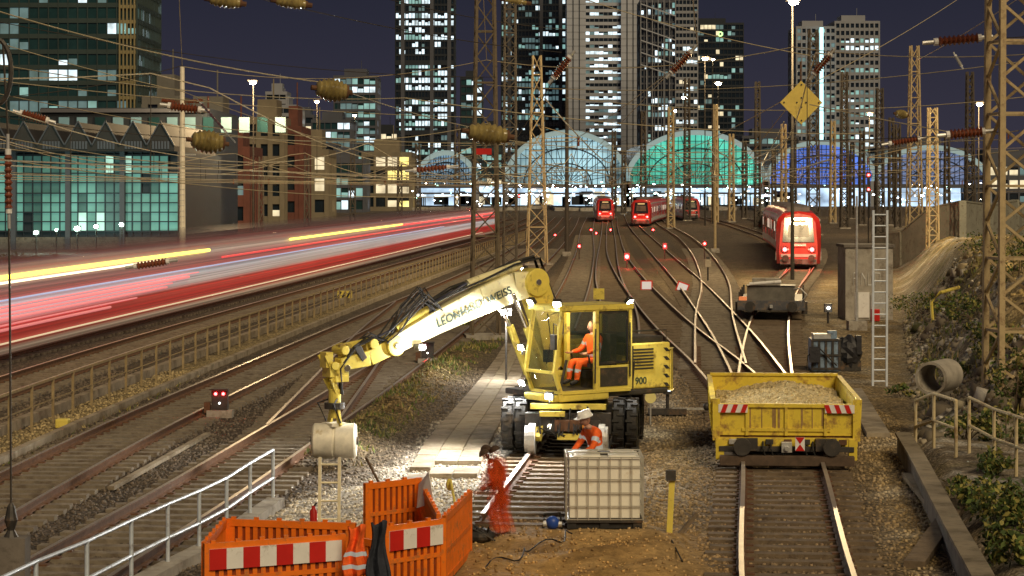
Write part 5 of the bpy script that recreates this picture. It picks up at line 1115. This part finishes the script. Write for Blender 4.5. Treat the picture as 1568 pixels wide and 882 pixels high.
    a=Vector((.02,0,.68))-ax*.42; b=Vector((.02,0,.68))+ax*.42
    mb.lathe(a,b,[(0,.02),(0,.30),(.04,.34),(.46,.34),(.48,.31),(.52,.31),(.54,.34),(.96,.34),(1,.30),(1,.02)],bm_,30)
    mb.box((.02,0,1.0),(.35,.4,.06),bm_); mb.cyl(a-ax*.04,a,.08,dgrey); mb.cyl(b,b+ax*.04,.08,dgrey)
    mb.obj('clamshell_bucket',parent=tl,smooth=True)
    for (x,y,z,tx,ty,tz,e_) in((1.34,.35,3.14,5.5,.5,0,800),(1.34,1.22,3.14,4.5,4,0,450),(x0,1.25,3.14,-1.5,4,0,260),(1.75,-.05,2.95,4.5,0,0,500),(1.45,.2,1.5,4.5,.5,0,260),(1.52,1.2,1.3,4,3,0,300),(1.0,-.35,3.75,3.5,-1,2.5,120),(1.4,.1,2.2,4.5,.5,1.0,120)):
        mb=MB(); dv=(Vector((tx,ty,tz))-Vector((x,y,z))).normalized(); Rq=dv.to_track_quat('Y','Z').to_matrix(); mb.box((x,y,z),(.17,.09,.13),dgrey,Rq); mb.box(Vector((x,y,z))+dv*.052,(.14,.012,.10),Ework,Rq); mb.beam((x,y,z-.05),(x,y,z-.16),.03,.03,dgrey); mb.obj('work_lamp',parent=up)
        lamp('work_light',Vector((x,y,z))+dv*.2,e_,(1,.96,.88),.08,spot=120,target=(tx,ty,tz),parent=up)
    p_=Vector((3.9,yc+.38,2.3)); mb=MB(); mb.box(p_+Vector((0,-.12,0)),(.16,.2,.12),dgrey); mb.sph(p_,(.065,.03,.05),Ework,10,6); mb.obj('boom_lamp',parent=up); lamp('boom_light',p_+Vector((0,.35,-.1)),100,(.95,.97,1),.06,parent=up)
    lamp('cab_light',(.6,.8,2.8),22,(1,.9,.7),.1,parent=up)
excavator()
g=P(775,478,62); mb=MB(); mb.cyl((g.x,g.y+.1,0),(g.x,g.y+.1,g.z),.03,dgrey); mb.sph(g,(.1,.05,.06),Ework,8,6); mb.box(g+Vector((0,.12,0)),(.3,.1,.2),dgrey); mb.obj('flood_light_stand'); lamp('flood_light',g-Vector((0,.3,.05)),420,(1,.97,.9),.1)
# ------------------------------------------------------------------ vegetation
lf=[M('leaf_green',(.09,.13,.025),.7,0,.4,3),M('leaf_dark',(.04,.065,.015),.7,0,.4,3),M('leaf_yellow',(.26,.23,.06),.7,0,.3,3)]
dry=[lf[0],lf[2],M('straw',(.36,.28,.12),.8,0,.3,3)]
def bush(c,r,n,name='bush',size=.07,mats=lf):
    mb=MB(); c=Vector(c)
    cl=[Vector((U(-.8,.8)*r[0],U(-.8,.8)*r[1],U(.1,.9)*r[2])) for k in range(max(4,n//60))]
    for k in range(len(cl)//2+2): mb.tube([(c.x+U(-.1,.1),c.y,c.z-.1),(c+cl[k]*.5),(c+cl[k])],.012,wood,4)
    for k in range(n):
        b=random.choice(cl); p=c+b+Vector((random.gauss(0,.16)*r[0],random.gauss(0,.16)*r[1],random.gauss(0,.14)*r[2])); s=size*U(.5,1.4)
        u=Vector((U(-1,1),U(-1,1),U(-1,1))).normalized(); v=u.cross(Vector((U(-1,1),U(-1,1),U(-1,1)))).normalized()
        mb.add([p-u*s,p+v*s*.5,p+u*s,p-v*s*.5],[(0,1,2,3)],random.choice(mats))
    return mb.obj(name)
def gp(px,d): x=(px-CX)*d/FL; return (x,d,float(gz(x,d)))
for px,d,r,n in((1558,48,(.6,.8,1.3),1300),(1520,53,(.7,.7,.8),900),(1495,62,(1.0,1,.7),800),(1415,86,(1.3,1.2,.8),800),(1450,74,(.8,.8,.5),500),(1440,60,(.5,.5,.4),350),(1475,54,(.4,.4,.35),300),(1500,36,(.45,1,.4),900),(1545,34,(.5,1,.6),1100),(1562,30.5,(.4,.8,.5),900),(1510,40,(.5,.8,.4),600),(1560,62,(.9,.9,1.2),900),(1530,78,(1.5,1.2,.8),700),(1385,58,(.4,.5,.3),300),(1480,45.5,(.5,.4,.5),500),(1540,45,(.5,.5,.7),700)):
    bush(gp(px,d),r,n,size=.055)
def blade_patch(mb,x0,x1,y0,y1,n,h,cond=None,mats=lf):
    for k in range(n):
        x=U(x0,x1);y=U(y0,y1)
        if cond and not cond(x,y): continue
        z=float(gz(x,y)); hh=h*U(.4,1.3); a=U(0,6.28); dx=math.cos(a)*.025; dy=math.sin(a)*.025; lx=U(-.08,.08)
        mb.add([(x-dx,y-dy,z),(x+dx,y+dy,z),(x+lx,y+U(-.05,.05),z+hh)],[(0,1,2)],random.choice(mats))
mb=MB()
blade_patch(mb,-4.5,-.3,43,82,9000,.13,lambda x,y:abs(x-(-2.75+(y-55)*.075))<.75 and sn(np.array(x),np.array(y),1.5,2)>.0,dry+lf[:1])
blade_patch(mb,8,18,46,95,9000,.22,lambda x,y:x>toe(np.array(y))+.3 and sn(np.array(x),np.array(y),.9,1)>.1,dry)
blade_patch(mb,-12,-9,42,80,1500,.1,lambda x,y:abs(x-fx(y)-1.05)<.25,dry)
mb.obj('grass')
for px,d in((700,88),(722,98)): bush(gp(px,d),(.8,1.2,.35),400,size=.06)
for px,d in((250,130),(150,120),(60,110),(300,170),(420,220),(520,240),(30,150)): bush(gp(px,d),(3,2,1.0),700,size=.16)
